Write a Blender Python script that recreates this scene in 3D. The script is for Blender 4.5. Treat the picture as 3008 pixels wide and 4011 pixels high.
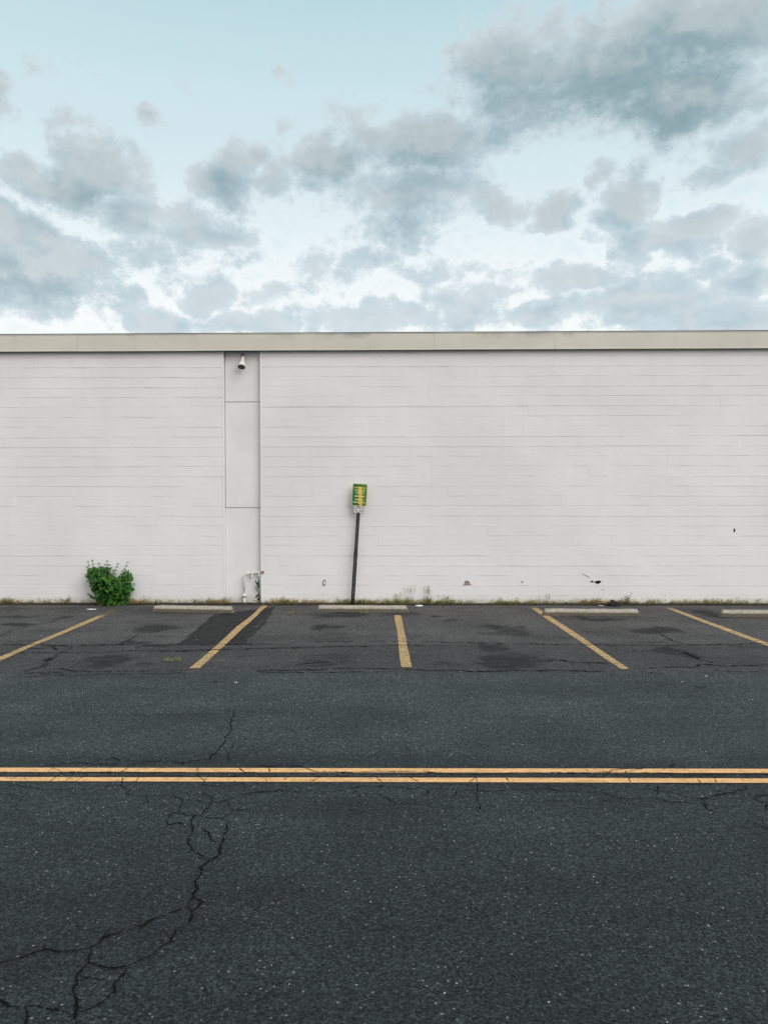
import bpy, bmesh, math, random
import numpy as np
from mathutils import Vector, Matrix, Euler

# ------------------------------------------------------------------ scene, camera, light
C = bpy.context.scene
COL = C.collection
for o in list(bpy.data.objects):
    bpy.data.objects.remove(o)
rnd = random.Random(7)

CAM_H = 2.185                    # lens above the asphalt
WALL_Y = 15.705                  # face of the long wall
YAW, PITCH, ROLL = math.radians(1.0), math.radians(1.075), math.radians(-0.076)
cam_d = bpy.data.cameras.new('camera')
cam = bpy.data.objects.new('camera', cam_d)
COL.objects.link(cam)
cam_d.sensor_fit = 'HORIZONTAL'
cam_d.sensor_width = 36.0
cam_d.lens = 36.0 * 3012 / 3008
cam_d.clip_start = 0.05
cam_d.clip_end = 5000
RM = Matrix.Rotation(YAW, 3, 'Z') @ Matrix.Rotation(math.pi / 2 - PITCH, 3, 'X') @ Matrix.Rotation(ROLL, 3, 'Z')
cam.location = (0, 0, CAM_H)
cam.rotation_euler = RM.to_euler()
C.camera = cam

SUN_EL, SUN_AZ = math.radians(36), math.radians(136)      # azimuth clockwise from +Y: behind the camera, to the right
sun_dir = Vector((math.sin(SUN_AZ) * math.cos(SUN_EL), math.cos(SUN_AZ) * math.cos(SUN_EL), math.sin(SUN_EL)))
sl = bpy.data.lights.new('sun', 'SUN')
sl.energy = 1.9
sl.angle = math.radians(45)
sl.color = (1.0, 0.96, 0.945)
so = bpy.data.objects.new('sun', sl)
so.rotation_euler = sun_dir.to_track_quat('Z', 'Y').to_euler()
so.location = (6, -6, 9)
COL.objects.link(so)

C.view_settings.view_transform = 'Standard'
C.view_settings.look = 'None'
C.view_settings.gamma = 1.0
C.view_settings.exposure = 0.0
C.render.engine = 'CYCLES'
C.cycles.max_bounces = 5
C.cycles.diffuse_bounces = 3
C.cycles.glossy_bounces = 2


def ray(px, py):
    """direction through a point of the photograph (3008 x 4011)"""
    return (RM @ Vector(((px - 1504) / 3012, -(py - 2005.5) / 3012, -1.0))).normalized()


def G(px, py, z=0.0):
    """point on a level at height z"""
    d = ray(px, py)
    t = (z - CAM_H) / d.z
    return Vector((d.x * t, d.y * t, z))


def W(px, py, y=WALL_Y):
    """point on the vertical plane at depth y"""
    d = ray(px, py)
    t = y / d.y
    return Vector((d.x * t, y, CAM_H + d.z * t))


# ------------------------------------------------------------------ node helpers
class NT:
    def __init__(self, tree):
        self.t = tree
        self.n = tree.nodes
        self.l = tree.links

    def set(self, sock, v):
        if v is None:
            return
        if isinstance(v, bpy.types.NodeSocket):
            self.l.new(v, sock)
        else:
            if sock.type == 'RGBA' and hasattr(v, '__len__') and len(v) == 3:
                v = (*v, 1.0)
            sock.default_value = v

    def math(self, op, a, b=None, c=None, clamp=False):
        n = self.n.new('ShaderNodeMath')
        n.operation = op
        n.use_clamp = clamp
        self.set(n.inputs[0], a)
        self.set(n.inputs[1], b)
        if c is not None:
            self.set(n.inputs[2], c)
        return n.outputs[0]

    def vmath(self, op, a, b=None, c=None):
        n = self.n.new('ShaderNodeVectorMath')
        n.operation = op
        self.set(n.inputs[0], a)
        if b is not None:
            self.set(n.inputs[1], b)
        if c is not None:
            self.set(n.inputs[2], c)
        return n.outputs['Value'] if op in ('LENGTH', 'DOT_PRODUCT', 'DISTANCE') else n.outputs['Vector']

    def scale(self, a, s):
        n = self.n.new('ShaderNodeVectorMath')
        n.operation = 'SCALE'
        self.set(n.inputs[0], a)
        self.set(n.inputs['Scale'], s)
        return n.outputs['Vector']

    def xyz(self, a, b, c):
        n = self.n.new('ShaderNodeCombineXYZ')
        self.set(n.inputs[0], a); self.set(n.inputs[1], b); self.set(n.inputs[2], c)
        return n.outputs[0]

    def sep(self, v):
        n = self.n.new('ShaderNodeSeparateXYZ')
        self.set(n.inputs[0], v)
        return n.outputs

    def mr(self, v, a, b, c=0.0, d=1.0, mode='SMOOTHSTEP'):
        n = self.n.new('ShaderNodeMapRange')
        n.interpolation_type = mode
        n.clamp = True
        self.set(n.inputs[0], v)
        for i, x in enumerate((a, b, c, d)):
            self.set(n.inputs[i + 1], x)
        return n.outputs[0]

    def noise(self, v, scale, detail=4, rough=0.55, dist=0.0, color=False, lac=2.0):
        n = self.n.new('ShaderNodeTexNoise')
        self.set(n.inputs['Vector'], v)
        n.inputs['Scale'].default_value = scale
        n.inputs['Detail'].default_value = detail
        n.inputs['Roughness'].default_value = rough
        n.inputs['Lacunarity'].default_value = lac
        n.inputs['Distortion'].default_value = dist
        return n.outputs['Color'] if color else n.outputs[0]

    def voro(self, v, scale, feature='F1', rand=1.0, out='Distance'):
        n = self.n.new('ShaderNodeTexVoronoi')
        n.feature = feature
        self.set(n.inputs['Vector'], v)
        n.inputs['Scale'].default_value = scale
        n.inputs['Randomness'].default_value = rand
        return n.outputs[out]

    def mix(self, f, a, b, mode='MIX'):
        n = self.n.new('ShaderNodeMix')
        n.data_type = 'RGBA'
        n.blend_type = mode
        n.clamp_factor = True
        self.set(n.inputs[0], f)
        self.set(n.inputs[6], a)
        self.set(n.inputs[7], b)
        return n.outputs[2]

    def bump(self, h, strength=0.5, dist=0.01, normal=None):
        n = self.n.new('ShaderNodeBump')
        n.inputs['Strength'].default_value = strength
        n.inputs['Distance'].default_value = dist
        self.set(n.inputs['Height'], h)
        if normal is not None:
            self.set(n.inputs['Normal'], normal)
        return n.outputs[0]

    def geo(self):
        return self.n.new('ShaderNodeNewGeometry').outputs['Position']

    def attr(self, name):
        n = self.n.new('ShaderNodeAttribute')
        n.attribute_name = name
        return n.outputs


def new_mat(name, rough=0.8, spec=0.3, metal=0.0):
    m = bpy.data.materials.new(name)
    m.use_nodes = True
    b = m.node_tree.nodes['Principled BSDF']
    b.inputs['Roughness'].default_value = rough
    b.inputs['Specular IOR Level'].default_value = spec
    b.inputs['Metallic'].default_value = metal
    return m, NT(m.node_tree), b


def lin(r, g, b):
    f = lambda c: (c / 255 / 12.92) if c / 255 <= 0.04045 else ((c / 255 + 0.055) / 1.055) ** 2.4
    return (f(r), f(g), f(b))


# ------------------------------------------------------------------ sky
world = bpy.data.worlds.new('World')
C.world = world
world.use_nodes = True
wt = NT(world.node_tree)
wt.n.clear()
w_out = wt.n.new('ShaderNodeOutputWorld')
w_bg = wt.n.new('ShaderNodeBackground')
w_bg.inputs['Strength'].default_value = 0.1
wt.l.new(w_bg.outputs[0], w_out.inputs[0])
w_dir = wt.vmath('NORMALIZE', wt.n.new('ShaderNodeTexCoord').outputs['Generated'])
nish = wt.n.new('ShaderNodeTexSky')
nish.sky_type = 'NISHITA'
nish.sun_disc = False
nish.sun_elevation = SUN_EL
nish.sun_rotation = SUN_AZ
nish.air_density = 1.0
nish.dust_density = 1.0
nish.ozone_density = 1.0

# cloud masses: (x, y, rx, ry, weight, darkness) as measured by eye, turned into directions in the sky
CLOUDS = [
    (1330, 140, 260, 150, 1.1, 1.0), (1500, 50, 260, 110, 1.1, 1.0), (1090, 140, 115, 95, 1.0, .75), (1480, 200, 150, 100, 1.1, 1.0),
    (1430, 275, 45, 38, .9, .7), (1110, 235, 130, 80, 1.0, .6), (1180, 60, 110, 70, .75, .3), (1620, 160, 80, 90, .7, .1),
    (920, 320, 130, 75, 1.05, .75), (730, 360, 105, 68, 1.05, .8), (800, 300, 70, 45, .8, .4), (1040, 310, 100, 60, .9, .5),
    (870, 440, 150, 70, .95, .5), (860, 500, 130, 50, .9, .4), (1060, 455, 85, 32, .85, .2), (960, 420, 110, 50, .85, .3),
    (150, 400, 110, 62, 1.0, .8), (240, 360, 95, 62, 1.0, .6), (60, 350, 60, 45, .85, .4), (160, 300, 25, 55, .6, .2), (260, 460, 120, 50, .85, .4),
    (490, 400, 85, 65, 1.0, .6), (540, 330, 70, 50, .85, .2), (600, 270, 40, 40, .62, .1), (620, 390, 60, 60, .75, .4),
    (440, 500, 110, 42, .9, .3), (280, 540, 70, 45, .85, .4), (370, 440, 70, 50, .75, .3),
    (60, 590, 150, 78, 1.15, 1.0), (0, 500, 100, 60, 1.0, .7), (150, 560, 100, 50, .9, .6),
    (445, 620, 62, 45, .9, .4), (350, 690, 105, 42, .95, .35), (560, 700, 120, 36, .85, .3), (570, 640, 70, 30, .65, .2), (270, 620, 40, 28, .7, .4),
    (770, 690, 110, 42, .92, .35), (1000, 660, 95, 60, .95, .35), (790, 580, 90, 36, .66, .2), (690, 570, 60, 40, .6, .2),
    (1220, 600, 100, 45, .92, .2), (1370, 660, 190, 50, .95, .3), (1180, 690, 110, 40, .9, .35), (1550, 690, 200, 60, .98, .35), (1420, 610, 120, 40, .75, .1),
    (1195, 463, 62, 36, 1.0, .4), (1375, 430, 65, 75, .98, .4), (1375, 535, 60, 50, .9, .35), (1460, 530, 95, 38, .92, .3),
    (1540, 480, 85, 36, .92, .45), (1450, 480, 60, 30, .7, .2), (1640, 510, 55, 50, 1.0, .6), (1640, 310, 90, 55, .88, .4), (1560, 360, 90, 36, .78, .25),
    (1620, 600, 90, 36, .92, .4), (1270, 390, 40, 30, .72, .2), (1520, 570, 70, 28, .7, .2), (1140, 570, 110, 30, .58, .1), (980, 570, 70, 26, .62, .1),
    (690, 620, 60, 30, .55, .1), (900, 600, 80, 30, .55, .1), (1080, 610, 70, 28, .6, .1), (650, 690, 60, 30, .6, .1), (250, 650, 70, 30, .6, .2),
    (200, 690, 60, 22, .5, .1), (340, 590, 60, 30, .55, .2), (1300, 500, 50, 24, .5, .1), (890, 690, 80, 36, .75, .3), (480, 560, 60, 24, .5, .1),
    (0, 200, 60, 62, .85, .3), (90, 150, 55, 22, .55, .2), (600, 150, 32, 22, .6, .1), (310, 238, 34, 26, .62, .1), (200, 270, 60, 40, .52, .0),
    (950, 190, 60, 40, .48, 0), (780, 240, 60, 36, .5, 0), (1200, 355, 30, 24, .5, .1),
]
S = 3008 / 1659
blobs = []
for (x, y, rx, ry, wgt, dk) in CLOUDS:
    d = ray(x * S, y * S)
    blobs.append((math.atan2(d.x, d.y), d.z / math.hypot(d.x, d.y), rx * S / 3012, ry * S / 3012, wgt, dk))

wt_geo = wt
ws = wt.sep(w_dir)
az = wt.math('ARCTAN2', ws[0], ws[1])
hyp = wt.math('SQRT', wt.math('ADD', wt.math('POWER', ws[0], 2.0), wt.math('POWER', ws[1], 2.0)))
vv = wt.math('DIVIDE', ws[2], wt.math('MAXIMUM', hyp, 0.05))
vv = wt.math('MINIMUM', wt.math('MAXIMUM', vv, 0.0), 3.0)
uv = wt.xyz(az, vv, 0.0)
persp = wt.math('ADD', vv, 0.22)
pq = wt.xyz(wt.math('DIVIDE', az, persp), wt.math('DIVIDE', 1.0, persp), 0.0)
# ragged outlines: the field is warped with two sizes of noise, flatter towards the horizon
w1 = wt.vmath('SUBTRACT', wt.noise(pq, 2.4, 3, 0.55, color=True), (0.5, 0.5, 0.5))
w2 = wt.vmath('SUBTRACT', wt.noise(uv, 16, 4, 0.6, color=True), (0.5, 0.5, 0.5))
warp = wt.vmath('ADD', wt.vmath('MULTIPLY', w1, (0.12, 0.08, 0)), wt.vmath('MULTIPLY', w2, (0.075, 0.055, 0)))
uvw = wt.vmath('ADD', uv, warp)


def blob_field(vec, want_dark):
    dens, dark = None, None
    for (u, v, ru, rv, wgt, dk) in blobs:
        k = 1.30
        q = wt.vmath('MULTIPLY_ADD', vec, (1 / (ru * k), 1 / (rv * k), 0), (-u / (ru * k), -v / (rv * k), 0))
        f = wt.mr(wt.vmath('LENGTH', q), 0.0, 1.4, wgt, 0.0)
        dens = f if dens is None else wt.math('SMOOTH_MAX', dens, f, 0.15)
        if want_dark and dk > 0.25:
            f2 = wt.math('MULTIPLY', f, dk)
            dark = f2 if dark is None else wt.math('SMOOTH_MAX', dark, f2, 0.2)
    return dens, dark


B0, D0 = blob_field(uvw, True)
away = wt.math('MAXIMUM', wt.mr(wt.math('ABSOLUTE', az), 0.55, 0.8), wt.mr(vv, 0.85, 1.1))
gen = wt.math('MULTIPLY', away, wt.mr(wt.noise(pq, 0.9, 2, 0.5), 0.36, 0.66, 0.0, 0.9))
B0 = wt.math('MAXIMUM', B0, gen)


def detail(p_, q_, d):
    n1 = wt.math('SUBTRACT', wt.noise(p_, 5.0, d, 0.60, 0.2), 0.5)
    n3 = wt.math('SUBTRACT', wt.noise(q_, 20, d, 0.60), 0.5)
    n4 = wt.math('SUBTRACT', wt.noise(q_, 48, d, 0.70), 0.5)
    return wt.math('ADD', wt.math('MULTIPLY', n4, 1.05), wt.math('ADD', wt.math('MULTIPLY', n1, 1.0), wt.math('MULTIPLY', n3, 1.25)))


OFF = (0.010, 0.022, 0.0)
d0 = detail(pq, uv, 7)
uv1 = wt.vmath('ADD', uv, OFF)
persp1 = wt.math('ADD', persp, OFF[1])
pq1 = wt.xyz(wt.math('DIVIDE', wt.math('ADD', az, OFF[0]), persp1), wt.math('DIVIDE', 1.0, persp1), 0.0)
d1 = detail(pq1, uv1, 4)
B1, _ = blob_field(wt.vmath('ADD', uvw, (0.016, 0.040, 0)), False)
f0 = wt.math('ADD', B0, wt.math('MULTIPLY', d0, 0.85))
cover = wt.mr(f0, 0.22, 0.58)
relief = wt.math('ADD', wt.math('MULTIPLY', wt.math('SUBTRACT', d0, d1), 0.55), wt.math('MULTIPLY', wt.math('SUBTRACT', B0, B1), 0.9))
lit = wt.mr(relief, -0.10, 0.50)
thick = wt.mr(f0, 0.45, 1.25, mode='LINEAR')
# clear sky
ramp = wt.n.new('ShaderNodeValToRGB')
wt.l.new(wt.math('MULTIPLY', vv, 0.8), ramp.inputs[0])
cr = ramp.color_ramp
stops = [(0.0, (253, 252, 250)), (0.18, (245, 252, 253)), (0.27, (226, 243, 248)), (0.40, (212, 235, 240)), (0.52, (192, 223, 231)), (0.8, (165, 205, 220)), (1.0, (150, 190, 208))]
while len(cr.elements) < len(stops):
    cr.elements.new(0.5)
for e, (p, c) in zip(cr.elements, stops):
    e.position = p
    e.color = (*lin(*c), 1)
west = wt.mr(ws[1], 0.15, -0.75)                     # evening glow behind the camera
clear = wt.mix(west, ramp.outputs[0], (1.10, 1.0, 0.92))
clear = wt.mix(1.0, clear, (10, 10, 10), 'MULTIPLY')
clear = wt.mix(0.08, clear, nish.outputs[0])
# clouds: blue-grey undersides, paler and faintly pink where they thin out towards the light
c_dark = wt.mix(thick, lin(160, 183, 190), lin(127, 156, 165))
c_soft = wt.mix(thick, lin(184, 203, 212), lin(154, 180, 191))
c_base = wt.mix(wt.mr(D0, 0.15, 0.85), c_soft, c_dark)
c_top = wt.mix(wt.mr(vv, 0.15, 0.5), lin(210, 217, 221), lin(187, 199, 203))
c_col = wt.mix(wt.math('MULTIPLY', lit, 0.85), c_base, c_top)
pale = wt.mr(f0, 1.0, 0.30, 0.0, 0.50)              # thin cloud lets the bright sky through
c_col = wt.mix(pale, c_col, lin(226, 238, 243))
c_col = wt.mix(wt.mr(vv, 0.40, 0.19, 0.0, 0.25), c_col, lin(216, 232, 242))
c_col = wt.mix(1.0, c_col, (10, 10, 10), 'MULTIPLY')
c_col = wt.mix(west, c_col, (9.0, 8.6, 8.3))
edge = wt.math('MULTIPLY', wt.mr(f0, -0.25, 0.35), wt.mr(vv, 0.46, 0.18))
clear = wt.mix(wt.math('MULTIPLY', edge, 0.9), clear, (9.7, 9.95, 10.0))
sky_col = wt.mix(wt.math('MULTIPLY', cover, 0.94), clear, c_col)
wt.l.new(sky_col, w_bg.inputs[0])
world.cycles.sampling_method = 'MANUAL'
world.cycles.sample_map_resolution = 256


# ------------------------------------------------------------------ object helpers
def mesh_obj(name, verts, faces, mat, parent=None, smooth=False, attrs=None):
    me = bpy.data.meshes.new(name)
    me.from_pydata([tuple(v) for v in verts], [], faces)
    me.update()
    if smooth:
        me.polygons.foreach_set('use_smooth', [True] * len(me.polygons))
    if attrs:
        for k, a in attrs.items():
            at = me.attributes.new(k, 'FLOAT', 'POINT')
            at.data.foreach_set('value', np.asarray(a, dtype=np.float32))
    if mat is not None:
        me.materials.append(mat)
    o = bpy.data.objects.new(name, me)
    COL.objects.link(o)
    if parent is not None:
        o.parent = parent
    return o


def tag(o, label=None, cat=None, group=None, kind=None):
    if label:
        o['label'] = label
    if cat:
        o['category'] = cat
    if group:
        o['group'] = group
    if kind:
        o['kind'] = kind
    return o


def empty(name, loc, rot=(0, 0, 0)):
    o = bpy.data.objects.new(name, None)
    o.empty_display_size = 0.1
    o.location = loc
    o.rotation_euler = rot
    COL.objects.link(o)
    return o


class MB:
    """collects shapes into one mesh"""
    def __init__(s):
        s.v, s.f, s.a = [], [], []

    def add(s, vs, fs, a=None):
        b = len(s.v)
        s.v += [tuple(v) for v in vs]
        s.f += [tuple(i + b for i in f) for f in fs]
        s.a += [a if a is not None else 0.0] * len(vs)

    def box(s, x0, x1, y0, y1, z0, z1):
        s.add([(x0, y0, z0), (x1, y0, z0), (x1, y1, z0), (x0, y1, z0), (x0, y0, z1), (x1, y0, z1), (x1, y1, z1), (x0, y1, z1)],
              [(0, 3, 2, 1), (4, 5, 6, 7), (0, 1, 5, 4), (1, 2, 6, 5), (2, 3, 7, 6), (3, 0, 4, 7)])

    def tube(s, pts, r, n=10, a=None, cap=True):
        pts = [Vector(p) for p in pts]
        rs = r if hasattr(r, '__len__') else [r] * len(pts)
        vs, fs = [], []
        t0 = (pts[1] - pts[0]).normalized()
        up = Vector((0, 0, 1)) if abs(t0.z) < 0.9 else Vector((1, 0, 0))
        nx = t0.cross(up).normalized()
        for i, p in enumerate(pts):
            t = (pts[min(i + 1, len(pts) - 1)] - pts[max(i - 1, 0)]).normalized()
            nx = (nx - t * nx.dot(t)).normalized()
            ny = t.cross(nx)
            for k in range(n):
                an = 2 * math.pi * k / n
                vs.append(p + (nx * math.cos(an) + ny * math.sin(an)) * rs[i])
        for i in range(len(pts) - 1):
            for k in range(n):
                k2 = (k + 1) % n
                fs.append((i * n + k, i * n + k2, (i + 1) * n + k2, (i + 1) * n + k))
        if cap:
            fs.append(tuple(range(n))[::-1])
            fs.append(tuple((len(pts) - 1) * n + k for k in range(n)))
        s.add(vs, fs, a)

    def build(s, name, mat, parent=None, smooth=False, attr=None):
        return mesh_obj(name, s.v, s.f, mat, parent, smooth, {attr: s.a} if attr else None)


def fbm_line(n, rng, amp=1.0, oct=5):
    """1-D fractal noise sampled n times"""
    out = np.zeros(n)
    for k in range(oct):
        m = 3 * 2 ** k + 2
        out += np.interp(np.linspace(0, m - 1, n), np.arange(m), rng.normal(0, 1, m)) * amp / (1.8 ** k)
    return out


def vnoise(x, y, seed=0):
    """2-D value noise on arrays"""
    xi, yi = np.floor(x).astype(int), np.floor(y).astype(int)
    xf, yf = x - xi, y - yi
    xf, yf = xf * xf * (3 - 2 * xf), yf * yf * (3 - 2 * yf)

    def h(a, b):
        s = np.sin(a * 127.1 + b * 311.7 + seed * 74.7) * 43758.5453
        return s - np.floor(s)
    return (h(xi, yi) * (1 - xf) + h(xi + 1, yi) * xf) * (1 - yf) + (h(xi, yi + 1) * (1 - xf) + h(xi + 1, yi + 1) * xf) * yf


def fbm2(x, y, seed=0, oct=5):
    s, a, t = 0, 1, 0
    for k in range(oct):
        s = s + vnoise(x * 2 ** k + 17.3 * k, y * 2 ** k - 9.1 * k, seed + k) * a
        t += a
        a *= 0.55
    return s / t


# ------------------------------------------------------------------ materials
def asphalt(name, c_lo, c_hi, c_agg, agg_amt=0.5, attr=None, far_sheen=False, spec=0.18, grain=0.38, cl_amt=0.30):
    m, t, b = new_mat(name, 0.80, spec)
    p = t.geo()
    fine = t.noise(p, 260, 3, 0.7)
    med = t.noise(p, 85, 4, 0.65)
    big = t.noise(p, 1.1, 5, 0.6)
    streak = t.noise(t.vmath('MULTIPLY', p, (0.25, 2.2, 1)), 1.4, 4, 0.6)
    # stones: cells with their own tone
    cell = t.voro(p, 72, out='Color')
    cs = t.sep(cell)
    dist = t.voro(p, 72)
    stone = t.math('MULTIPLY', t.mr(cs[0], 0.45, 0.95), t.mr(dist, 0.60, 0.30))
    base = t.mix(t.mr(t.math('ADD', t.math('MULTIPLY', fine, 0.5), t.math('MULTIPLY', med, 0.5)), 0.36, 0.66), c_lo, c_hi)
    col = t.mix(t.math('MULTIPLY', stone, agg_amt), base, c_agg)
    # pits between stones
    med2 = t.noise(t.vmath('ADD', p, (3.1, 7.7, 0)), 42, 3, 0.7)
    pit = t.math('MULTIPLY', t.math('MAXIMUM', t.mr(med, 0.47, 0.36), t.mr(med2, 0.44, 0.34)), 0.75)
    col = t.mix(pit, col, (0.008, 0.009, 0.010))
    # sparse pale chips of quartz
    c2 = t.voro(p, 58, out='Color')
    s2 = t.sep(c2)
    d2 = t.voro(p, 58)
    chip = t.math('MULTIPLY', t.math('GREATER_THAN', s2[1], 0.972), t.mr(d2, 0.42, 0.28))
    col = t.mix(t.math('MULTIPLY', chip, 0.9), col, t.mix(t.mr(s2[2], 0.55, 0.95), (0.22, 0.215, 0.20), (0.66, 0.65, 0.58)))
    clump = t.noise(t.vmath('MULTIPLY', p, (1.0, 1.0, 1)), 20, 3, 0.75)
    clump2 = t.noise(t.vmath('ADD', p, (5.1, 2.7, 0)), 52, 2, 0.7)
    tone = t.math('ADD', t.mr(big, 0.3, 0.7, 0.86, 1.14), t.mr(streak, 0.3, 0.7, -0.08, 0.08))
    tone = t.math('MULTIPLY', tone, t.mr(clump, 0.32, 0.68, 1 - grain * cl_amt, 1 + grain * cl_amt))
    tone = t.math('MULTIPLY', tone, t.mr(clump2, 0.34, 0.66, 1 - grain * 1.2, 1 + grain * 1.2))
    col = t.mix(1.0, col, t.xyz(tone, tone, tone), 'MULTIPLY')
    if far_sheen:      # painted light gradient: far lane brighter as by grazing sheen, near lane darker
        yy = t.math('ADD', t.sep(p)[1], t.math('MULTIPLY', t.math('SUBTRACT', big, 0.5), 1.5))
        far_mask = t.mr(yy, 3.4, 9.0, 0.0, 1.0)
        gain = t.mr(far_mask, 0, 1, 1.0, 1.75, mode='LINEAR')
        far_grain = t.noise(t.vmath('MULTIPLY', p, (1.0, 0.55, 1)), 30, 3, 0.8)
        gain = t.math('MULTIPLY', gain, t.math('ADD', 1.0, t.math('MULTIPLY', t.mr(far_grain, 0.36, 0.64, -0.30, 0.30), far_mask)))
        col = t.mix(1.0, col, t.xyz(gain, gain, gain), 'MULTIPLY')
    if attr:
        a = t.attr(attr)[2]
        edge = t.noise(t.vmath('MULTIPLY', p, (0.8, 3.0, 1)), 5, 6, 0.7)
        am = t.math('MULTIPLY', a, t.mr(edge, 0.34, 0.62, 0.55, 1.45), clamp=True)
        streaks = t.mr(t.noise(t.vmath('MULTIPLY', p, (0.9, 7.0, 1)), 2.3, 6, 0.7), 0.52, 0.70, 0.0, 0.0 if far_sheen else 0.38)
        am = t.math('MAXIMUM', am, streaks)
        am = t.math('MULTIPLY', am, 1.5, clamp=True)
        col = t.mix(am, col, t.mix(0.16, (0.006, 0.007, 0.008), col))
        wv = t.attr('warm')[2]
        col = t.mix(t.math('MULTIPLY', wv, t.mr(edge, 0.3, 0.7, 0.5, 1.0)), col, t.mix(0.6, (0.12, 0.10, 0.075), col))
    t.set(b.inputs['Base Color'], col)
    h = t.math('ADD', t.math('MULTIPLY', med, 0.7), t.math('MULTIPLY', stone, 0.35))
    h = t.math('ADD', h, t.math('MULTIPLY', fine, 0.25))
    t.set(b.inputs['Normal'], t.bump(h, 1.0, 0.009))
    return m


M_road = asphalt('road_asphalt', (0.009, 0.0125, 0.0130), (0.051, 0.0625, 0.0620), (0.105, 0.120, 0.116), 0.50, 'stain', far_sheen=True, cl_amt=0.45)
M_lot = asphalt('old_asphalt', (0.034, 0.036, 0.037), (0.126, 0.125, 0.125), (0.28, 0.275, 0.26), 0.65, 'stain', grain=0.46, cl_amt=0.8)
M_base = asphalt('far_asphalt', (0.03, 0.034, 0.036), (0.075, 0.08, 0.08), (0.15, 0.15, 0.14), 0.4)


def paint(name, col, worn=0.4, dirt=0.3, attr=False):
    m, t, b = new_mat(name, 0.75, 0.3)
    p = t.geo()
    fine = t.noise(p, 150, 4, 0.7)
    med = t.noise(p, 28, 5, 0.65)
    stretch = t.noise(t.vmath('MULTIPLY', p, (0.5, 1.6, 1)), 9, 4, 0.6)
    c = t.mix(t.mr(med, 0.3, 0.7), col, tuple(x * 0.80 for x in col))
    c = t.mix(t.math('MULTIPLY', t.mr(stretch, 0.4, 0.72), dirt), c, (0.13, 0.10, 0.06))
    wear = t.mr(t.math('ADD', t.math('MULTIPLY', fine, 0.55), t.math('MULTIPLY', med, 0.45)), 0.60 - 0.12 * worn, 0.70 - 0.12 * worn)
    if attr:
        a = t.attr('wear')[2]
        wear = t.math('MAXIMUM', wear, t.mr(t.math('ADD', t.math('MULTIPLY', fine, 0.6), t.math('MULTIPLY', a, 0.75)), 0.55, 0.80))
    c = t.mix(t.math('MULTIPLY', wear, 0.85), c, (0.045, 0.042, 0.04))
    t.set(b.inputs['Base Color'], c)
    t.set(b.inputs['Normal'], t.bump(t.noise(p, 85, 4, 0.65), 0.5, 0.004))
    return m


M_line = paint('yellow_stall_paint', (0.66, 0.45, 0.20), 0.95, 0.55, attr=True)
M_centre = paint('yellow_centre_paint', (0.93, 0.535, 0.235), 0.42, 0.28)

M_crack, t, b = new_mat('crack_filling', 0.95, 0.1)
t.set(b.inputs['Base Color'], t.mix(t.noise(t.geo(), 60, 3), (0.003, 0.003, 0.003), (0.009, 0.009, 0.009)))
M_tar, t, b = new_mat('tar_seam', 0.7, 0.3)
t.set(b.inputs['Base Color'], t.mix(t.noise(t.geo(), 90, 4, 0.7), (0.004, 0.004, 0.005), (0.013, 0.013, 0.014)))
t.set(b.inputs['Normal'], t.bump(t.noise(t.geo(), 90, 3), 0.6, 0.004))

# painted block wall
M_block, t, b = new_mat('painted_block', 0.62, 0.35)
p = t.geo()
sx = t.sep(p)
col = t.mix(t.mr(t.noise(p, 0.55, 4, 0.6), 0.3, 0.7), (0.775, 0.785, 0.788), (0.715, 0.727, 0.732))
# single blocks differ a touch
brick = t.n.new('ShaderNodeTexBrick')
t.set(brick.inputs['Vector'], t.xyz(sx[0], sx[2], 0.0))
brick.inputs['Scale'].default_value = 1.0
brick.inputs['Brick Width'].default_value = 0.4064
brick.inputs['Row Height'].default_value = 0.2032
brick.inputs['Mortar Size'].default_value = 0.0045
brick.inputs['Mortar Smooth'].default_value = 0.6
brick.inputs['Bias'].default_value = 0.0
brick.inputs['Color1'].default_value = (1, 1, 1, 1)
brick.inputs['Color2'].default_value = (0.985, 0.985, 0.985, 1)
brick.inputs['Mortar'].default_value = (0.995, 0.995, 0.995, 1)
col = t.mix(1.0, col, brick.outputs['Color'], 'MULTIPLY')
spl = t.noise(p, 9, 6, 0.7)
# dirt splashed up from the asphalt and thin runs under the roof edge
low = t.mr(t.math('ADD', sx[2], t.math('MULTIPLY', t.noise(t.vmath('MULTIPLY', p, (1, 1, 0.6)), 3.2, 6, 0.7), 0.22)), 0.30, 0.10)
col = t.mix(t.math('MULTIPLY', low, t.mr(spl, 0.35, 0.65, 0.25, 0.75)), col, (0.46, 0.43, 0.31))
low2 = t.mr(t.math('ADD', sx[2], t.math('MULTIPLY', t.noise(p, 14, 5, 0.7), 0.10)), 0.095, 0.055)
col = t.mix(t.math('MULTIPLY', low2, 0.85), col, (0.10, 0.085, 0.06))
run = t.noise(t.vmath('MULTIPLY', p, (6, 1, 0.35)), 1.6, 4, 0.6)
col = t.mix(t.math('MULTIPLY', t.mr(run, 0.56, 0.78), 0.14), col, (0.50, 0.49, 0.45))
spk = t.math('MULTIPLY', t.math('GREATER_THAN', t.sep(t.voro(p, 4.5, out='Color'))[0], 0.93), t.mr(t.voro(p, 4.5), 0.035, 0.02))
col = t.mix(t.math('MULTIPLY', spk, 0.6), col, (0.25, 0.24, 0.22))
t.set(b.inputs['Base Color'], col)
hb = t.math('MULTIPLY', brick.outputs['Fac'], -0.10)
hb = t.math('ADD', hb, t.math('MULTIPLY', t.noise(p, 45, 5, 0.65), 0.5))
hb = t.math('ADD', hb, t.math('MULTIPLY', t.noise(p, 7, 3, 0.6), 0.6))
t.set(b.inputs['Normal'], t.bump(hb, 0.55, 0.006))

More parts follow.
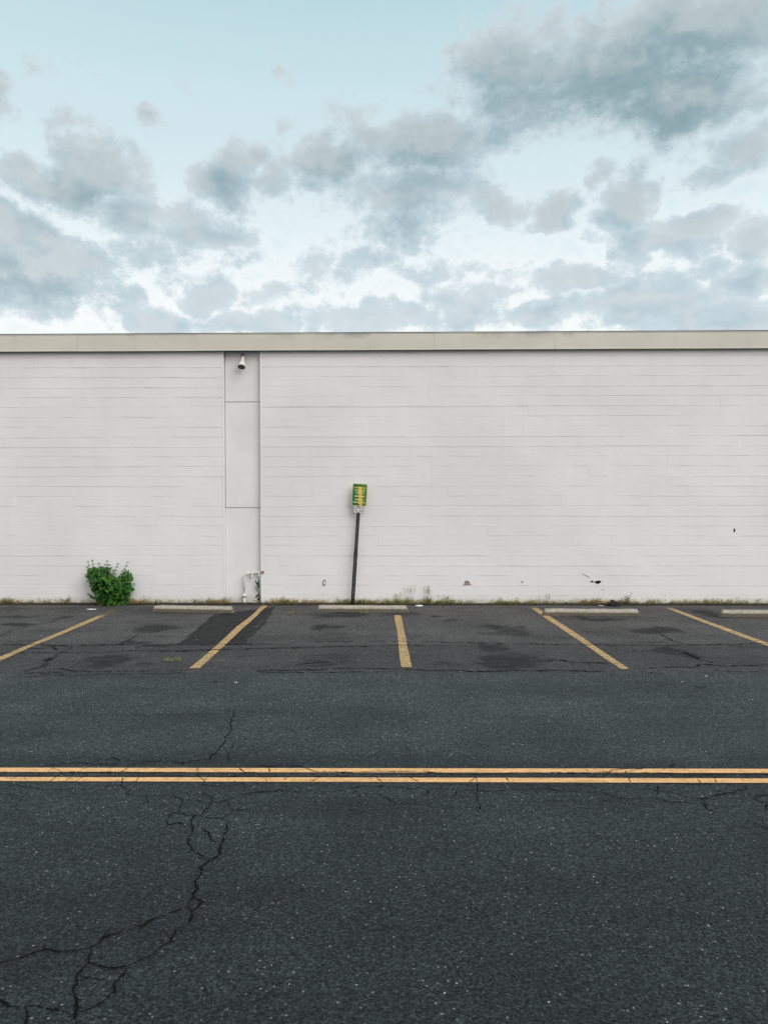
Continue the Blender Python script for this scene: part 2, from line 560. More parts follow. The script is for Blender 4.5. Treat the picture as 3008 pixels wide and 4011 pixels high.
M_stucco, t, b = new_mat('stucco_panel', 0.8, 0.25)
p = t.geo()
sx = t.sep(p)
col = t.mix(t.mr(t.noise(p, 1.2, 4, 0.6), 0.3, 0.7), (0.77, 0.775, 0.765), (0.71, 0.72, 0.72))
low = t.mr(t.math('ADD', sx[2], t.math('MULTIPLY', t.noise(p, 5, 6, 0.7), 0.30)), 0.36, 0.12)
col = t.mix(t.math('MULTIPLY', low, 0.6), col, (0.36, 0.33, 0.26))
t.set(b.inputs['Base Color'], col)
t.set(b.inputs['Normal'], t.bump(t.noise(p, 110, 4, 0.7), 0.7, 0.006))

M_fascia, t, b = new_mat('fascia_metal', 0.5, 0.4)
p = t.geo()
sx = t.sep(p)
col = t.mix(t.mr(t.noise(t.vmath('MULTIPLY', p, (0.6, 1, 1.5)), 1.1, 4, 0.6), 0.3, 0.7), (0.63, 0.62, 0.545), (0.565, 0.557, 0.49))
st = t.noise(t.vmath('MULTIPLY', p, (3.5, 1, 0.5)), 1.3, 5, 0.65)
col = t.mix(t.math('MULTIPLY', t.mr(st, 0.56, 0.78), 0.28), col, (0.26, 0.255, 0.24))
sm = t.noise(p, 0.8, 5, 0.6)
dirt_top = t.math('MULTIPLY', t.mr(sx[2], 5.36, 5.52), t.mr(sm, 0.52, 0.66))
col = t.mix(t.math('MULTIPLY', dirt_top, 0.55), col, (0.20, 0.21, 0.21))
spk = t.math('MULTIPLY', t.math('GREATER_THAN', t.sep(t.voro(p, 6, out='Color'))[0], 0.95), t.mr(t.voro(p, 6), 0.06, 0.03))
col = t.mix(t.math('MULTIPLY', spk, 0.7), col, (0.10, 0.08, 0.06))
t.set(b.inputs['Base Color'], col)
t.set(b.inputs['Normal'], t.bump(t.noise(t.vmath('MULTIPLY', p, (0.5, 1, 1)), 2.2, 3, 0.5), 0.25, 0.02))


def plain(name, col, rough=0.7, spec=0.3, metal=0.0, var=0.15, scale=30, bump=0.0, mot=None):
    m, t, b = new_mat(name, rough, spec, metal)
    p = t.geo()
    c2 = mot if mot else tuple(x * (1 - var) for x in col)
    t.set(b.inputs['Base Color'], t.mix(t.mr(t.noise(p, scale, 5, 0.65), 0.35, 0.65), col, c2))
    if bump:
        t.set(b.inputs['Normal'], t.bump(t.noise(p, scale * 2, 4, 0.65), bump, 0.004))
    return m


M_edge = plain('coping_edge', (0.16, 0.16, 0.15), 0.5, 0.4)
M_dark = plain('shadow_gap', (0.02, 0.02, 0.02), 0.9)
M_roof = plain('roof_membrane', (0.25, 0.25, 0.24), 0.9)
M_white = plain('white_enamel', (0.74, 0.73, 0.69), 0.4, 0.45, var=0.12, scale=25)
M_lens = plain('dark_lamp_glass', (0.008, 0.012, 0.018), 0.15, 0.5)
M_rust = plain('rusty_fitting', (0.42, 0.33, 0.26), 0.8, mot=(0.22, 0.10, 0.05), scale=60)
M_pipe = plain('painted_pipe', (0.76, 0.75, 0.71), 0.5, 0.4, var=0.1, scale=40, mot=(0.60, 0.58, 0.52))
M_postm = plain('dark_steel', (0.006, 0.007, 0.009), 0.6, 0.15, var=0.5, scale=50, mot=(0.016, 0.016, 0.019))
M_rim = plain('pale_yellow_rim', (0.72, 0.68, 0.36), 0.5)
M_ink = plain('faded_cream_print', (0.74, 0.78, 0.36), 0.6, var=0.2, scale=120)
M_black = plain('black_print', (0.02, 0.025, 0.03), 0.6)
M_plate = plain('white_plate', (0.74, 0.76, 0.74), 0.5)
M_hole = plain('wall_hole', (0.012, 0.012, 0.012), 0.9, var=0.3)
M_spall = plain('spalled_concrete', (0.40, 0.34, 0.29), 0.9, scale=70, mot=(0.22, 0.17, 0.14), bump=0.8)
M_plaster = plain('broken_plaster', (0.66, 0.64, 0.62), 0.85, scale=50, mot=(0.44, 0.40, 0.36), bump=0.8)
M_rubble = plain('asphalt_rubble', (0.045, 0.045, 0.046), 0.9, scale=60, mot=(0.012, 0.012, 0.013), bump=1.0)
M_paper = plain('white_litter', (0.80, 0.79, 0.76), 0.7, var=0.1)
M_dirt_shade = plain('dirt_contact_shade', (0.040, 0.033, 0.024), 0.95, scale=45, mot=(0.010, 0.009, 0.008), bump=1.0)
M_stem = plain('woody_stem', (0.10, 0.09, 0.04), 0.85)
M_weedstem = plain('dark_dry_stem', (0.035, 0.03, 0.02), 0.9)

M_conc, t, b = new_mat('weathered_concrete', 0.9, 0.2)
p = t.geo()
c = t.mix(t.mr(t.noise(p, 14, 6, 0.7), 0.3, 0.7), (0.46, 0.43, 0.365), (0.31, 0.29, 0.24))
c = t.mix(t.math('MULTIPLY', t.mr(t.noise(p, 120, 3, 0.7), 0.52, 0.7), 0.6), c, (0.14, 0.13, 0.11))
c = t.mix(t.math('MULTIPLY', t.math('GREATER_THAN', t.sep(t.voro(p, 55, out='Color'))[0], 0.9), t.mr(t.voro(p, 55), 0.35, 0.2)), c, (0.60, 0.57, 0.50))
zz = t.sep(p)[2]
c = t.mix(t.math('MULTIPLY', t.mr(t.math('ADD', zz, t.math('MULTIPLY', t.noise(p, 11, 5, 0.7), 0.04)), 0.108, 0.072), 0.80), c, (0.085, 0.073, 0.055))  # front face's shade painted in as a dark brown lower band
t.set(b.inputs['Base Color'], c)
t.set(b.inputs['Normal'], t.bump(t.noise(p, 70, 5, 0.7), 0.9, 0.006))

M_sign, t, b = new_mat('green_sign_face', 0.45, 0.4)
tc = t.n.new('ShaderNodeTexCoord').outputs['Object']
s = t.sep(tc)
nz = t.noise(tc, 42, 5, 0.7)
col = t.mix(t.mr(t.math('ADD', s[0], t.math('MULTIPLY', nz, 0.05)), -0.10, 0.15), (0.012, 0.135, 0.045), (0.085, 0.175, 0.020))
xx = t.math('ADD', s[0], t.math('MULTIPLY', t.math('SUBTRACT', nz, 0.5), 0.075))
xx = t.math('ADD', xx, t.math('MULTIPLY', s[2], 0.07))
band = t.mr(t.math('ABSOLUTE', t.math('SUBTRACT', xx, 0.014)), 0.047, 0.026)
band = t.math('MULTIPLY', band, t.mr(s[2], 0.180, 0.160))
col = t.mix(t.math('MULTIPLY', band, 0.97), col, t.mix(t.noise(tc, 70, 3), (0.78, 0.52, 0.03), (0.64, 0.38, 0.02)))
t.set(b.inputs['Base Color'], col)


def leafmat(name, c1, c2, c3, tl=0.35, rough=0.5):
    m, t, b = new_mat(name, rough, 0.35)
    a = t.attr('tone')[2]
    n = t.noise(t.geo(), 40, 3)
    c = t.mix(t.mr(a, 0.0, 0.6, mode='LINEAR'), c1, c2)
    c = t.mix(t.mr(a, 0.6, 1.0, mode='LINEAR'), c, c3)
    c = t.mix(t.math('MULTIPLY', t.mr(n, 0.4, 0.7), 0.3), c, c1)
    t.set(b.inputs['Base Color'], c)
    tr = t.n.new('ShaderNodeBsdfTranslucent')
    t.set(tr.inputs[0], c)
    mx = t.n.new('ShaderNodeMixShader')
    mx.inputs[0].default_value = tl
    out = [n_ for n_ in t.n if n_.type == 'OUTPUT_MATERIAL'][0]
    t.l.new(b.outputs[0], mx.inputs[1])
    t.l.new(tr.outputs[0], mx.inputs[2])
    t.l.new(mx.outputs[0], out.inputs[0])
    return m


M_leaf = leafmat('bush_leaves', (0.022, 0.100, 0.026), (0.080, 0.225, 0.036), (0.20, 0.37, 0.055))
M_weed = leafmat('weed_leaves', (0.08, 0.14, 0.035), (0.34, 0.33, 0.11), (0.46, 0.30, 0.15), 0.25, 0.8)
M_fresh = leafmat('fresh_leaves', (0.012, 0.07, 0.02), (0.03, 0.12, 0.03), (0.06, 0.17, 0.05))

# ------------------------------------------------------------------ setting: ground, road, parking lot
ROAD_Y = G(1504, 2638).y            # where the road's newer asphalt ends
gr = MB()
gr.add([(-2500, -2500, -0.03), (2500, -2500, -0.03), (2500, 2500, -0.03), (-2500, 2500, -0.03)], [(0, 1, 2, 3)])
tag(gr.build('ground', M_base), kind='structure')

S1 = S


def in1659(x, y):
    return G(x * S1, y * S1)


def zz6(x, y): return (x / 1.659, 2300 + y / 1.659)
def zz7(x, y): return (1000 + x / 1.659, 2300 + y / 1.659)
def zz8(x, y): return (2000 + x / 1.6458, 2300 + y / 1.6458)
def za1(x, y): return (x / 1.659, 2650 + y / 1.659)
def za2(x, y): return (1000 + x / 1.659, 2900 + y / 1.659)
def za3(x, y): return (2000 + x / 1.6458, 2900 + y / 1.6458)
def za4(x, y): return (x / 1.508, 3000 + y / 1.508)


def stain_world(f, x, y, rx, ry, s):
    c = G(*f(x, y)); e = G(*f(x + rx, y)); t_ = G(*f(x, y - ry)); b_ = G(*f(x, y + ry))
    return (c.x, (t_.y + b_.y) / 2, abs(e.x - c.x), abs(t_.y - b_.y) / 2, s)


STAINS = [stain_world(*a) for a in [
    (zz6, 700, 485, 170, 42, .60), (zz6, 100, 250, 70, 9, .75), (zz6, 1000, 268, 130, 20, .6), (zz6, 900, 357, 90, 14, .65), (zz6, 560, 520, 120, 14, .4),
    (zz6, 300, 400, 260, 30, .25), (zz6, 1090, 490, 70, 16, .45), (zz6, 60, 150, 70, 18, .35), (zz6, 400, 200, 50, 8, .5), (zz6, 60, 195, 110, 8, .5), (zz6, 1150, 150, 280, 26, .35),
    (zz7, 400, 480, 270, 60, .40), (zz7, 490, 262, 60, 14, .6), (zz7, 420, 495, 90, 12, .6), (zz7, 470, 320, 130, 30, .3), (zz7, 1600, 262, 110, 16, .75), (zz7, 1600, 295, 70, 12, .4),
    (zz7, 1640, 480, 190, 46, .72), (zz7, 1560, 400, 120, 18, .6), (zz7, 1180, 192, 40, 5, .8), (zz7, 1285, 225, 40, 5, .8), (zz7, 1330, 212, 60, 5, .6), (zz7, 1020, 170, 60, 12, .5), (zz7, 1300, 505, 70, 12, .5),
    (zz7, 520, 178, 250, 10, .5), (zz7, 880, 175, 110, 8, .5),
    (zz8, 940, 280, 110, 16, .85), (zz8, 985, 408, 145, 26, .72), (zz8, 1110, 440, 90, 16, .65), (zz8, 55, 295, 90, 22, .5), (zz8, 100, 470, 150, 40, .55), (zz8, 1250, 170, 110, 24, .65),
    (zz8, 560, 205, 170, 10, .6), (zz8, 100, 255, 60, 5, .7), (zz8, 300, 160, 300, 20, .2), (zz8, 1500, 470, 160, 30, .25), (zz8, 650, 300, 160, 24, .25),
]]
WARMS = [stain_world(*a) for a in [
    (zz6, 900, 140, 260, 12, .45), (zz6, 300, 130, 300, 10, .4), (zz7, 300, 128, 300, 7, .3), (zz7, 1300, 145, 330, 22, .22), (zz8, 500, 215, 500, 90, .18),
    (zz6, 100, 600, 160, 16, .45), (zz6, 500, 600, 200, 8, .25), (zz7, 200, 560, 220, 8, .2), (zz8, 900, 560, 160, 9, .3)]]


def grid_sheet(name, xs, ys, z, mat, stains, warms, base_fn, edge=None):
    X, Y = np.meshgrid(xs, ys)
    st = base_fn(X, Y)
    wm = np.zeros_like(X)
    wx = (fbm2(X * 2.2, Y * 2.2, 3) - 0.5) * 0.9
    wy = (fbm2(X * 2.2, Y * 2.2, 9) - 0.5) * 0.7
    for (cx, cy, rx, ry, s) in stains:
        d = np.sqrt(((X + wx - cx) / (rx * 1.25)) ** 2 + ((Y + wy - cy) / (ry * 1.5)) ** 2)
        st = np.maximum(st, s * np.clip(1.55 * (1.12 - d), 0, 1))
    for (cx, cy, rx, ry, s) in warms:
        d = np.sqrt(((X + wx - cx) / (rx * 1.3)) ** 2 + ((Y + wy - cy) / (ry * 1.5)) ** 2)
        wm = np.maximum(wm, s * np.clip(1.4 * (1.2 - d), 0, 1))
    if edge is not None:
        Y = Y + edge(X, Y)
    n, m_ = X.shape
    vs = np.stack([X.ravel(), Y.ravel(), np.full(X.size, z)], 1)
    idx = np.arange(n * m_).reshape(n, m_)
    fs = np.stack([idx[:-1, :-1].ravel(), idx[:-1, 1:].ravel(), idx[1:, 1:].ravel(), idx[1:, :-1].ravel()], 1)
    return mesh_obj(name, vs.tolist(), fs.tolist(), mat, None, False, {'stain': st.ravel(), 'warm': wm.ravel()})


def pip(poly, X, Y):
    ins = np.zeros(X.shape, bool)
    j = len(poly) - 1
    for i in range(len(poly)):
        xi, yi = poly[i]; xj, yj = poly[j]
        c = ((yi > Y) != (yj > Y)) & (X < (xj - xi) * (Y - yi) / (yj - yi + 1e-12) + xi)
        ins ^= c
        j = i
    return ins


patch = [G(*zz6(1395, 178)).xy, G(*zz6(1150, 380)).xy, G(*zz6(1560, 376)).xy, G(*zz7(115, 130)).xy]
patch = [tuple(p_) for p_ in patch]


def lot_base(X, Y):
    a = (fbm2(X * 0.9, Y * 2.0, 21) - 0.5) * 0.9
    a = np.clip(a, 0, 0.35)
    a = np.maximum(a, 0.66 * pip(patch, X, Y))
    # the lower strip nearer the road is a little darker
    yb = G(1504, 2524).y
    a = np.maximum(a, 0.24 * (Y < yb))
    # dirt against the wall, its contact shadow painted in as well
    a = np.maximum(a, 0.75 * np.clip((Y - (WALL_Y - 0.16) + (fbm2(X * 3, Y * 3, 5) - 0.5) * 0.35) / 0.14, 0, 1))
    return a


xs = np.concatenate([np.linspace(-60, -10.2, 40), np.arange(-10, 10.01, 0.045), np.linspace(10.2, 60, 40)])
lot = grid_sheet('parking_lot', xs, np.arange(ROAD_Y - 0.25, WALL_Y + 0.12, 0.045), 0.0, M_lot, STAINS, WARMS, lot_base)
tag(lot, kind='structure')


def road_base(X, Y):
    a = np.clip((fbm2(X * 0.35, Y * 1.3, 40) - 0.52) * 0.9, 0, 0.25)
    # faint wheel tracks running along the road
    for yc in (4.1, 7.3, 8.7):
        a = np.maximum(a, 0.10 * np.exp(-((Y - yc) / 0.28) ** 2) * fbm2(X * 0.5, Y, 7) * 1.6)
    return a


def road_edge(X, Y):
    e = (fbm2(X * 1.7, X * 0 + 3.3, 12) - 0.5) * 0.14
    return e * np.clip((Y - (ROAD_Y - 1.0)) / 1.0, 0, 1)


RST = [stain_world(*a) for a in [(zz8, 1000, 640, 60, 6, .6), (zz8, 1220, 645, 50, 8, .55), (zz6, 1380, 610, 8, 4, .9)]]
xs = np.concatenate([np.linspace(-60, -10.3, 30), np.arange(-10, 10.01, 0.08), np.linspace(10.3, 60, 30)])
road = grid_sheet('road', xs, np.arange(-9, ROAD_Y + 0.01, 0.08), 0.004, M_road, RST, WARMS[5:], road_base, road_edge)
tag(road, kind='structure')


# stall lines and centre lines ------------------------------------------------
def stripe(name, p0, p1, width, mat, parent, z, seed, wear_top=0.0, step=0.03, ragged=0.0075):
    rng = np.random.default_rng(seed)
    p0, p1 = Vector(p0), Vector(p1)
    d = p1 - p0
    L = d.length
    d.normalize()
    nrm = Vector((-d.y, d.x, 0))
    n = max(8, int(L / step))
    ea, eb = fbm_line(n, rng, ragged), fbm_line(n, rng, ragged)
    vs, fs, wr = [], [], []
    for i in range(n):
        s_ = i / (n - 1)
        c = p0 + d * (L * s_)
        for k, (off) in enumerate((width / 2 + ea[i], 0.0, -width / 2 + eb[i])):
            vs.append((c.x + nrm.x * off, c.y + nrm.y * off, z))
            wr.append(max(0.0, (1 - s_ / 0.33)) * wear_top)
    for i in range(n - 1):
        for k in range(2):
            a = i * 3 + k
            fs.append((a, a + 3, a + 4, a + 1))
    return mesh_obj(name, vs, fs, mat, parent, False, {'wear': wr})


def ext(a, b, y):
    """carry the line a-b on to depth y"""
    t_ = (y - a.y) / (b.y - a.y)
    return a + (b - a) * t_


y_end = G(1592, 2615).y
lines = [((452, 2390), (0, 2582), 1.0, 'yellow stall line left of the bush fading out towards it'),
         ((1036, 2374), (762, 2619), .35, 'yellow stall line across the dark trench patch'),
         ((1558, 2411), (1592, 2615), .15, 'short yellow stall line below the middle wheel stop'),
         ((2090, 2381), (2447, 2622), .55, 'yellow stall line passing the left end of a wheel stop'),
         ((2618, 2382), (3008, 2528), .55, 'rightmost yellow stall line')]
for i, (a, b_, wt_, lb) in enumerate(lines):
    A, B = G(*a), G(*b_)
    if i in (0, 4):
        B = ext(A, B, y_end)
    o = stripe('stall_line', (A.x, A.y, 0), (B.x, B.y, 0), 0.128, M_line, lot, 0.0045, 50 + i, wt_)
    o['label'] = lb


def centre(name, top, bot, seed):
    rng = np.random.default_rng(seed)
    T = [G(x, y) for x, y in top]; Bm = [G(x, y) for x, y in bot]
    xs = np.arange(-40, 40, 0.035)
    yt = np.polyval(np.polyfit([p.x for p in T], [p.y for p in T], 1), xs) + fbm_line(len(xs), rng, 0.0028, 10)
    yb = np.polyval(np.polyfit([p.x for p in Bm], [p.y for p in Bm], 1), xs) + fbm_line(len(xs), rng, 0.0012, 8)
    vs, fs = [], []
    for i, x in enumerate(xs):
        vs += [(x, yt[i], 0.0085), (x, yb[i], 0.0085)]
    for i in range(len(xs) - 1):
        fs.append((2 * i + 1, 2 * i + 3, 2 * i + 2, 2 * i))
    return mesh_obj(name, vs, fs, M_centre, road)


centre('centre_line', [(0, 3013), (1500, 3012.8), (3008, 3017.4)], [(0, 3029), (1500, 3029), (3008, 3033.8)], 1)['label'] = 'far stripe of the double yellow centre line'
centre('centre_line', [(0, 3049), (1500, 3050), (3008, 3053.8)], [(0, 3065), (1500, 3067), (3008, 3072.4)], 2)['label'] = 'near stripe of the double yellow centre line'

# cracks ----------------------------------------------------------------------
crack_id = [0]


def ribbon(mb, pts, w, z0, jag=0.05, gaps=0.0, step=0.007, taper=True):
    crack_id[0] += 1
    rng = np.random.default_rng(crack_id[0])
    P = np.array([[p.x, p.y] for p in pts])
    seg = np.r_[0, np.cumsum(np.hypot(*np.diff(P, axis=0).T))]
    L = seg[-1]
    n = max(6, int(L / step))
    s_ = np.linspace(0, L, n)
    x, y = np.interp(s_, seg, P[:, 0]), np.interp(s_, seg, P[:, 1])
    # fractal sideways wander that vanishes at the ends
    env = np.clip(np.minimum(s_, L - s_) / 0.1, 0, 1)

    def wander(scale, amp):
        m = max(3, int(L / scale) + 2)
        return np.interp(np.linspace(0, m - 1, n), np.arange(m), rng.normal(0, amp, m))
    for (sc, am) in ((0.25, jag * 0.30), (0.09, jag * 0.22), (0.035, jag * 0.17), (0.016, jag * 0.10)):
        x = x + wander(sc, am) * env
        y = y + wander(sc, am) * env
    ww = w * np.clip(0.72 + wander(0.06, 0.28) + wander(0.013, 0.34), 0.12, 2.1)
    if gaps:
        ww *= np.clip(1.0 + wander(0.14, gaps), 0.0, 1.0)
    if taper:
        ww *= np.clip(np.minimum(s_, L - s_) / (min(L * 0.12, 0.05) + 1e-6), 0.45, 1)
    tx, ty = np.gradient(x), np.gradient(y)
    ll = np.hypot(tx, ty) + 1e-9
    nx, ny = -ty / ll, tx / ll
    z = z0 + 0.00002 * (crack_id[0] % 60)
    vs, fs = [], []
    for i in range(n):
        vs += [(x[i] + nx[i] * ww[i] / 2, y[i] + ny[i] * ww[i] / 2, z), (x[i] - nx[i] * ww[i] / 2, y[i] - ny[i] * ww[i] / 2, z)]
    for i in range(n - 1):
        if ww[i] > w * 0.08 or ww[i + 1] > w * 0.08:
            fs.append((2 * i, 2 * i + 1, 2 * i + 3, 2 * i + 2))
    mb.add(vs, fs)


ROADCR = [
    (za4, .0060, [(1085, 212), (1045, 275), (990, 310), (985, 335), (1000, 355), (1060, 350), (1130, 350)]),
    (za4, .0060, [(1130, 350), (1145, 390), (1115, 440), (1110, 465), (1150, 510), (1195, 540), (1240, 555)]),
    (za4, .0045, [(1040, 275), (1100, 292), (1160, 300), (1240, 315), (1310, 320), (1340, 350)]),
    (za4, .0085, [(1340, 350), (1345, 400), (1300, 465), (1290, 520), (1250, 555), (1190, 600), (1195, 650), (1160, 700), (1175, 740), (1140, 785), (1110, 830)]),
    (za4, .0085, [(1110, 838), (1075, 858), (1000, 890), (850, 945), (760, 975), (650, 1015), (545, 1080), (450, 1095), (360, 1110), (250, 1100), (130, 1150), (0, 1175), (-60, 1190)]),
    (za4, .0095, [(1190, 370), (1205, 400), (1225, 430), (1260, 455), (1295, 465)]),
    (za4, .0090, [(545, 1080), (540, 1120), (530, 1170), (465, 1230), (455, 1300), (430, 1345), (465, 1390), (460, 1450), (450, 1525), (445, 1600)]),
    (za4, .0050, [(530, 1175), (620, 1190), (690, 1205), (750, 1200)]),
    (za4, .0060, [(1140, 785), (1195, 820), (1170, 850), (1140, 890), (1130, 935)]),
    (za4, .0075, [(1110, 838), (1150, 870), (1130, 935), (1050, 990), (1020, 1040), (960, 1080), (900, 1130), (840, 1160), (750, 1200)]),
    (za4, .0060, [(750, 1200), (740, 1230), (660, 1300), (650, 1350), (570, 1420), (480, 1460), (400, 1470), (220, 1440), (140, 1435), (60, 1430), (0, 1390), (-50, 1370)]),
    (za4, .0060, [(150, 1435), (155, 1480), (150, 1525), (152, 1560)]),
    (za4, .0035, [(470, 1250), (520, 1275), (600, 1275)]),
    (za4, .0045, [(1085, 210), (1180, 215), (1255, 225), (1340, 215), (1400, 190), (1480, 175), (1560, 160), (1659, 155)]),
    (za4, .0050, [(1255, 225), (1250, 195), (1190, 165)]), (za4, .0045, [(1310, 320), (1380, 275), (1480, 265)]), (za4, .003, [(1380, 275), (1360, 235), (1340, 215)]),
    (za4, .0040, [(1480, 175), (1460, 140), (1400, 110), (1380, 95)]), (za4, .0045, [(1190, 300), (1235, 240), (1255, 225)]), (za4, .0055, [(1130, 350), (1140, 310), (1160, 300)]),
    (za4, .0032, [(940, 185), (1040, 190), (1085, 210)]), (za4, .0035, [(600, 140), (720, 120), (770, 145), (750, 175), (850, 190), (940, 185)]),
    (za4, .0035, [(0, 120), (80, 120), (160, 135), (250, 150), (400, 150), (600, 140)]), (za4, .004, [(35, 165), (50, 130), (80, 105)]), (za4, .0035, [(865, 190), (870, 235)]),
    (za4, .003, [(1130, 125), (1270, 130), (1400, 120)]), (za4, .003, [(0, 180), (60, 175), (140, 195), (90, 240)]), (za4, .003, [(1345, 375), (1400, 370)]),
    (za4, .0035, [(600, 1040), (640, 990), (660, 965)]), (za4, .003, [(260, 1100), (255, 1050)]), (za4, .003, [(1050, 990), (1100, 980), (1110, 950)]),
    (za1, .0060, [(1455, 225), (1510, 240), (1515, 265), (1500, 300), (1500, 370), (1465, 420)]),
    (za1, .0055, [(1465, 420), (1430, 480), (1380, 520), (1360, 545), (1300, 550), (1190, 565), (1100, 555), (900, 560), (780, 550), (720, 530)]),
    (za1, .0045, [(280, 585), (400, 578), (500, 570), (600, 578), (800, 578), (1000, 585)]), (za1, .004, [(1190, 565), (1185, 585)]),
    (za1, .0040, [(1490, 490), (1490, 550), (1600, 560)]), (za1, .0045, [(60, 250), (250, 253), (560, 255)]), (za1, .0035, [(700, 255), (850, 257), (1000, 258), (1400, 256)]),
    (za1, .004, [(1510, 440), (1500, 490)]), (za1, .0035, [(1360, 545), (1500, 552)]),
    (za2, .0055, [(0, 160), (60, 170), (100, 180), (250, 170), (300, 180), (330, 195)]),
    (za2, .0050, [(0, 350), (170, 335), (270, 348), (450, 340), (620, 330), (720, 308), (870, 310)]), (za2, .0042, [(870, 310), (1000, 322), (1200, 325), (1400, 330), (1430, 338), (1540, 338), (1659, 330)]),
    (za2, .0040, [(170, 300), (230, 330), (270, 345)]), (za2, .0032, [(1450, 285), (1450, 360), (1455, 420), (1450, 485)]), (za2, .004, [(1305, 335), (1300, 375)]),
    (za2, .0038, [(760, 335), (850, 380), (930, 420), (890, 440)]), (za2, .003, [(930, 420), (1050, 420)]), (za2, .0035, [(1120, 325), (1120, 360)]), (za2, .003, [(950, 365), (1100, 360), (1400, 375)]),
    (za2, .003, [(640, 330), (690, 375), (760, 380)]), (za2, .003, [(130, 375), (180, 372)]), (za2, .003, [(980, 290), (1100, 300), (1300, 300), (1659, 305)]),
    (za3, .0050, [(0, 330), (180, 330), (250, 320), (320, 338), (480, 340), (555, 340)]), (za3, .0050, [(555, 335), (700, 380), (770, 388), (850, 382), (950, 388), (1050, 408), (1200, 420)]),
    (za3, .0030, [(0, 410), (300, 410), (700, 400)]), (za3, .0040, [(0, 280), (50, 298), (300, 300), (420, 290), (500, 300), (555, 335)]),
    (za3, .0045, [(950, 300), (950, 330), (960, 360)]), (za3, .0040, [(700, 300), (850, 320), (960, 335), (1060, 350), (1170, 380)]),
    (za3, .0078, [(1170, 380), (1230, 388), (1290, 380), (1330, 360), (1440, 345), (1510, 325), (1525, 305)]), (za3, .0072, [(1230, 388), (1260, 420), (1265, 450), (1330, 480)]),
    (za3, .0040, [(1300, 325), (1400, 345), (1500, 355), (1575, 370)]), (za3, .0070, [(1575, 370), (1570, 395), (1630, 415), (1630, 445), (1680, 465)]), (za3, .0045, [(1575, 370), (1690, 360)]),
    (za3, .0040, [(1520, 520), (1600, 555), (1690, 590)]), (za3, .003, [(1200, 420), (1300, 430), (1500, 440)]), (za3, .004, [(1000, 115), (1050, 130), (1050, 160), (1020, 185)]),
    (za3, .0035, [(960, 290), (1250, 295), (1560, 300)]),
]
mb = MB()
for f, w, pts in ROADCR:
    ribbon(mb, [G(*f(*p_)) for p_ in pts], w * (1.75 if w > .006 else 2.1), 0.0098, jag=0.03, gaps=0.12 if w > .004 else 0.35)
LINECR = [
    (za1, .005, [(350, 600), (310, 630)]), (za1, .005, [(350, 605), (405, 632)]), (za1, .004, [(155, 660), (172, 692)]), (za1, .005, [(365, 660), (315, 697)]), (za1, .004, [(465, 660), (420, 694)]),
    (za1, .005, [(845, 598), (780, 630), (600, 630)]), (za1, .005, [(803, 660), (790, 690), (790, 708)]), (za1, .0045, [(1065, 601), (960, 631)]), (za1, .007, [(1295, 598), (1280, 615), (1295, 637), (1290, 660), (1325, 685), (1325, 702)]),
    (za1, .004, [(1325, 680), (1360, 660)]), (za1, .007, [(1560, 598), (1560, 612), (1585, 628)]), (za1, .004, [(905, 660), (885, 690)]), (za1, .003, [(540, 662), (490, 692)]), (za1, .003, [(30, 675), (110, 665)]),
    (za2, .008, [(88, 185), (95, 214)]), (za2, .007, [(330, 192), (350, 198), (390, 212)]), (za2, .006, [(188, 252), (200, 268)]), (za2, .005, [(428, 245), (372, 274)]), (za2, .006, [(785, 252), (822, 277)]),
    (za2, .006, [(1000, 246), (1055, 277)]), (za2, .0055, [(1437, 250), (1390, 282)]), (za2, .0055, [(1435, 253), (1442, 282)]), (za2, .005, [(1630, 255), (1652, 280)]), (za2, .003, [(70, 250), (74, 276)]), (za2, .003, [(1085, 198), (1130, 212)]),
    (za3, .007, [(635, 213), (650, 202), (700, 195), (850, 193)]), (za3, .004, [(850, 193), (740, 210), (745, 220)]), (za3, .003, [(980, 195), (1080, 217)]), (za3, .003, [(1110, 198), (1190, 220)]), (za3, .006, [(770, 250), (762, 262), (775, 284)]),
    (za3, .005, [(1205, 258), (1225, 281)]), (za3, .004, [(485, 195), (500, 210)]), (za3, .003, [(1315, 255), (1330, 284)]), (za3, .004, [(1480, 255), (1510, 268)]), (za3, .003, [(540, 195), (620, 214)]),
    # long seams between the two stripes
    (za1, .0075, [(0, 655), (300, 657), (420, 660), (800, 658), (1250, 659), (1659, 661)]), (za1, .005, [(400, 632), (770, 629), (1280, 633), (1659, 631)]), (za2, .006, [(0, 245), (190, 246), (430, 243), (700, 246), (1010, 247), (1500, 249)]),
    (za2, .0065, [(390, 213), (600, 215), (800, 214), (1050, 211), (1100, 213), (1200, 225), (1350, 232), (1659, 226)]), (za3, .006, [(0, 216), (400, 217), (800, 219), (1200, 222), (1659, 226)]), (za3, .006, [(0, 247), (400, 247), (760, 249), (1200, 251), (1659, 255)]),
    (za3, .0055, [(1080, 222), (1300, 228), (1500, 226), (1659, 228)]), (za3, .004, [(500, 235), (900, 238), (1300, 238)]),
]
for f, w, pts in LINECR:
    ribbon(mb, [G(*f(*p_)) for p_ in pts], w * 1.5, 0.0105, jag=0.012, gaps=0.2, taper=False)
mb.build('crack_network', M_crack, road)

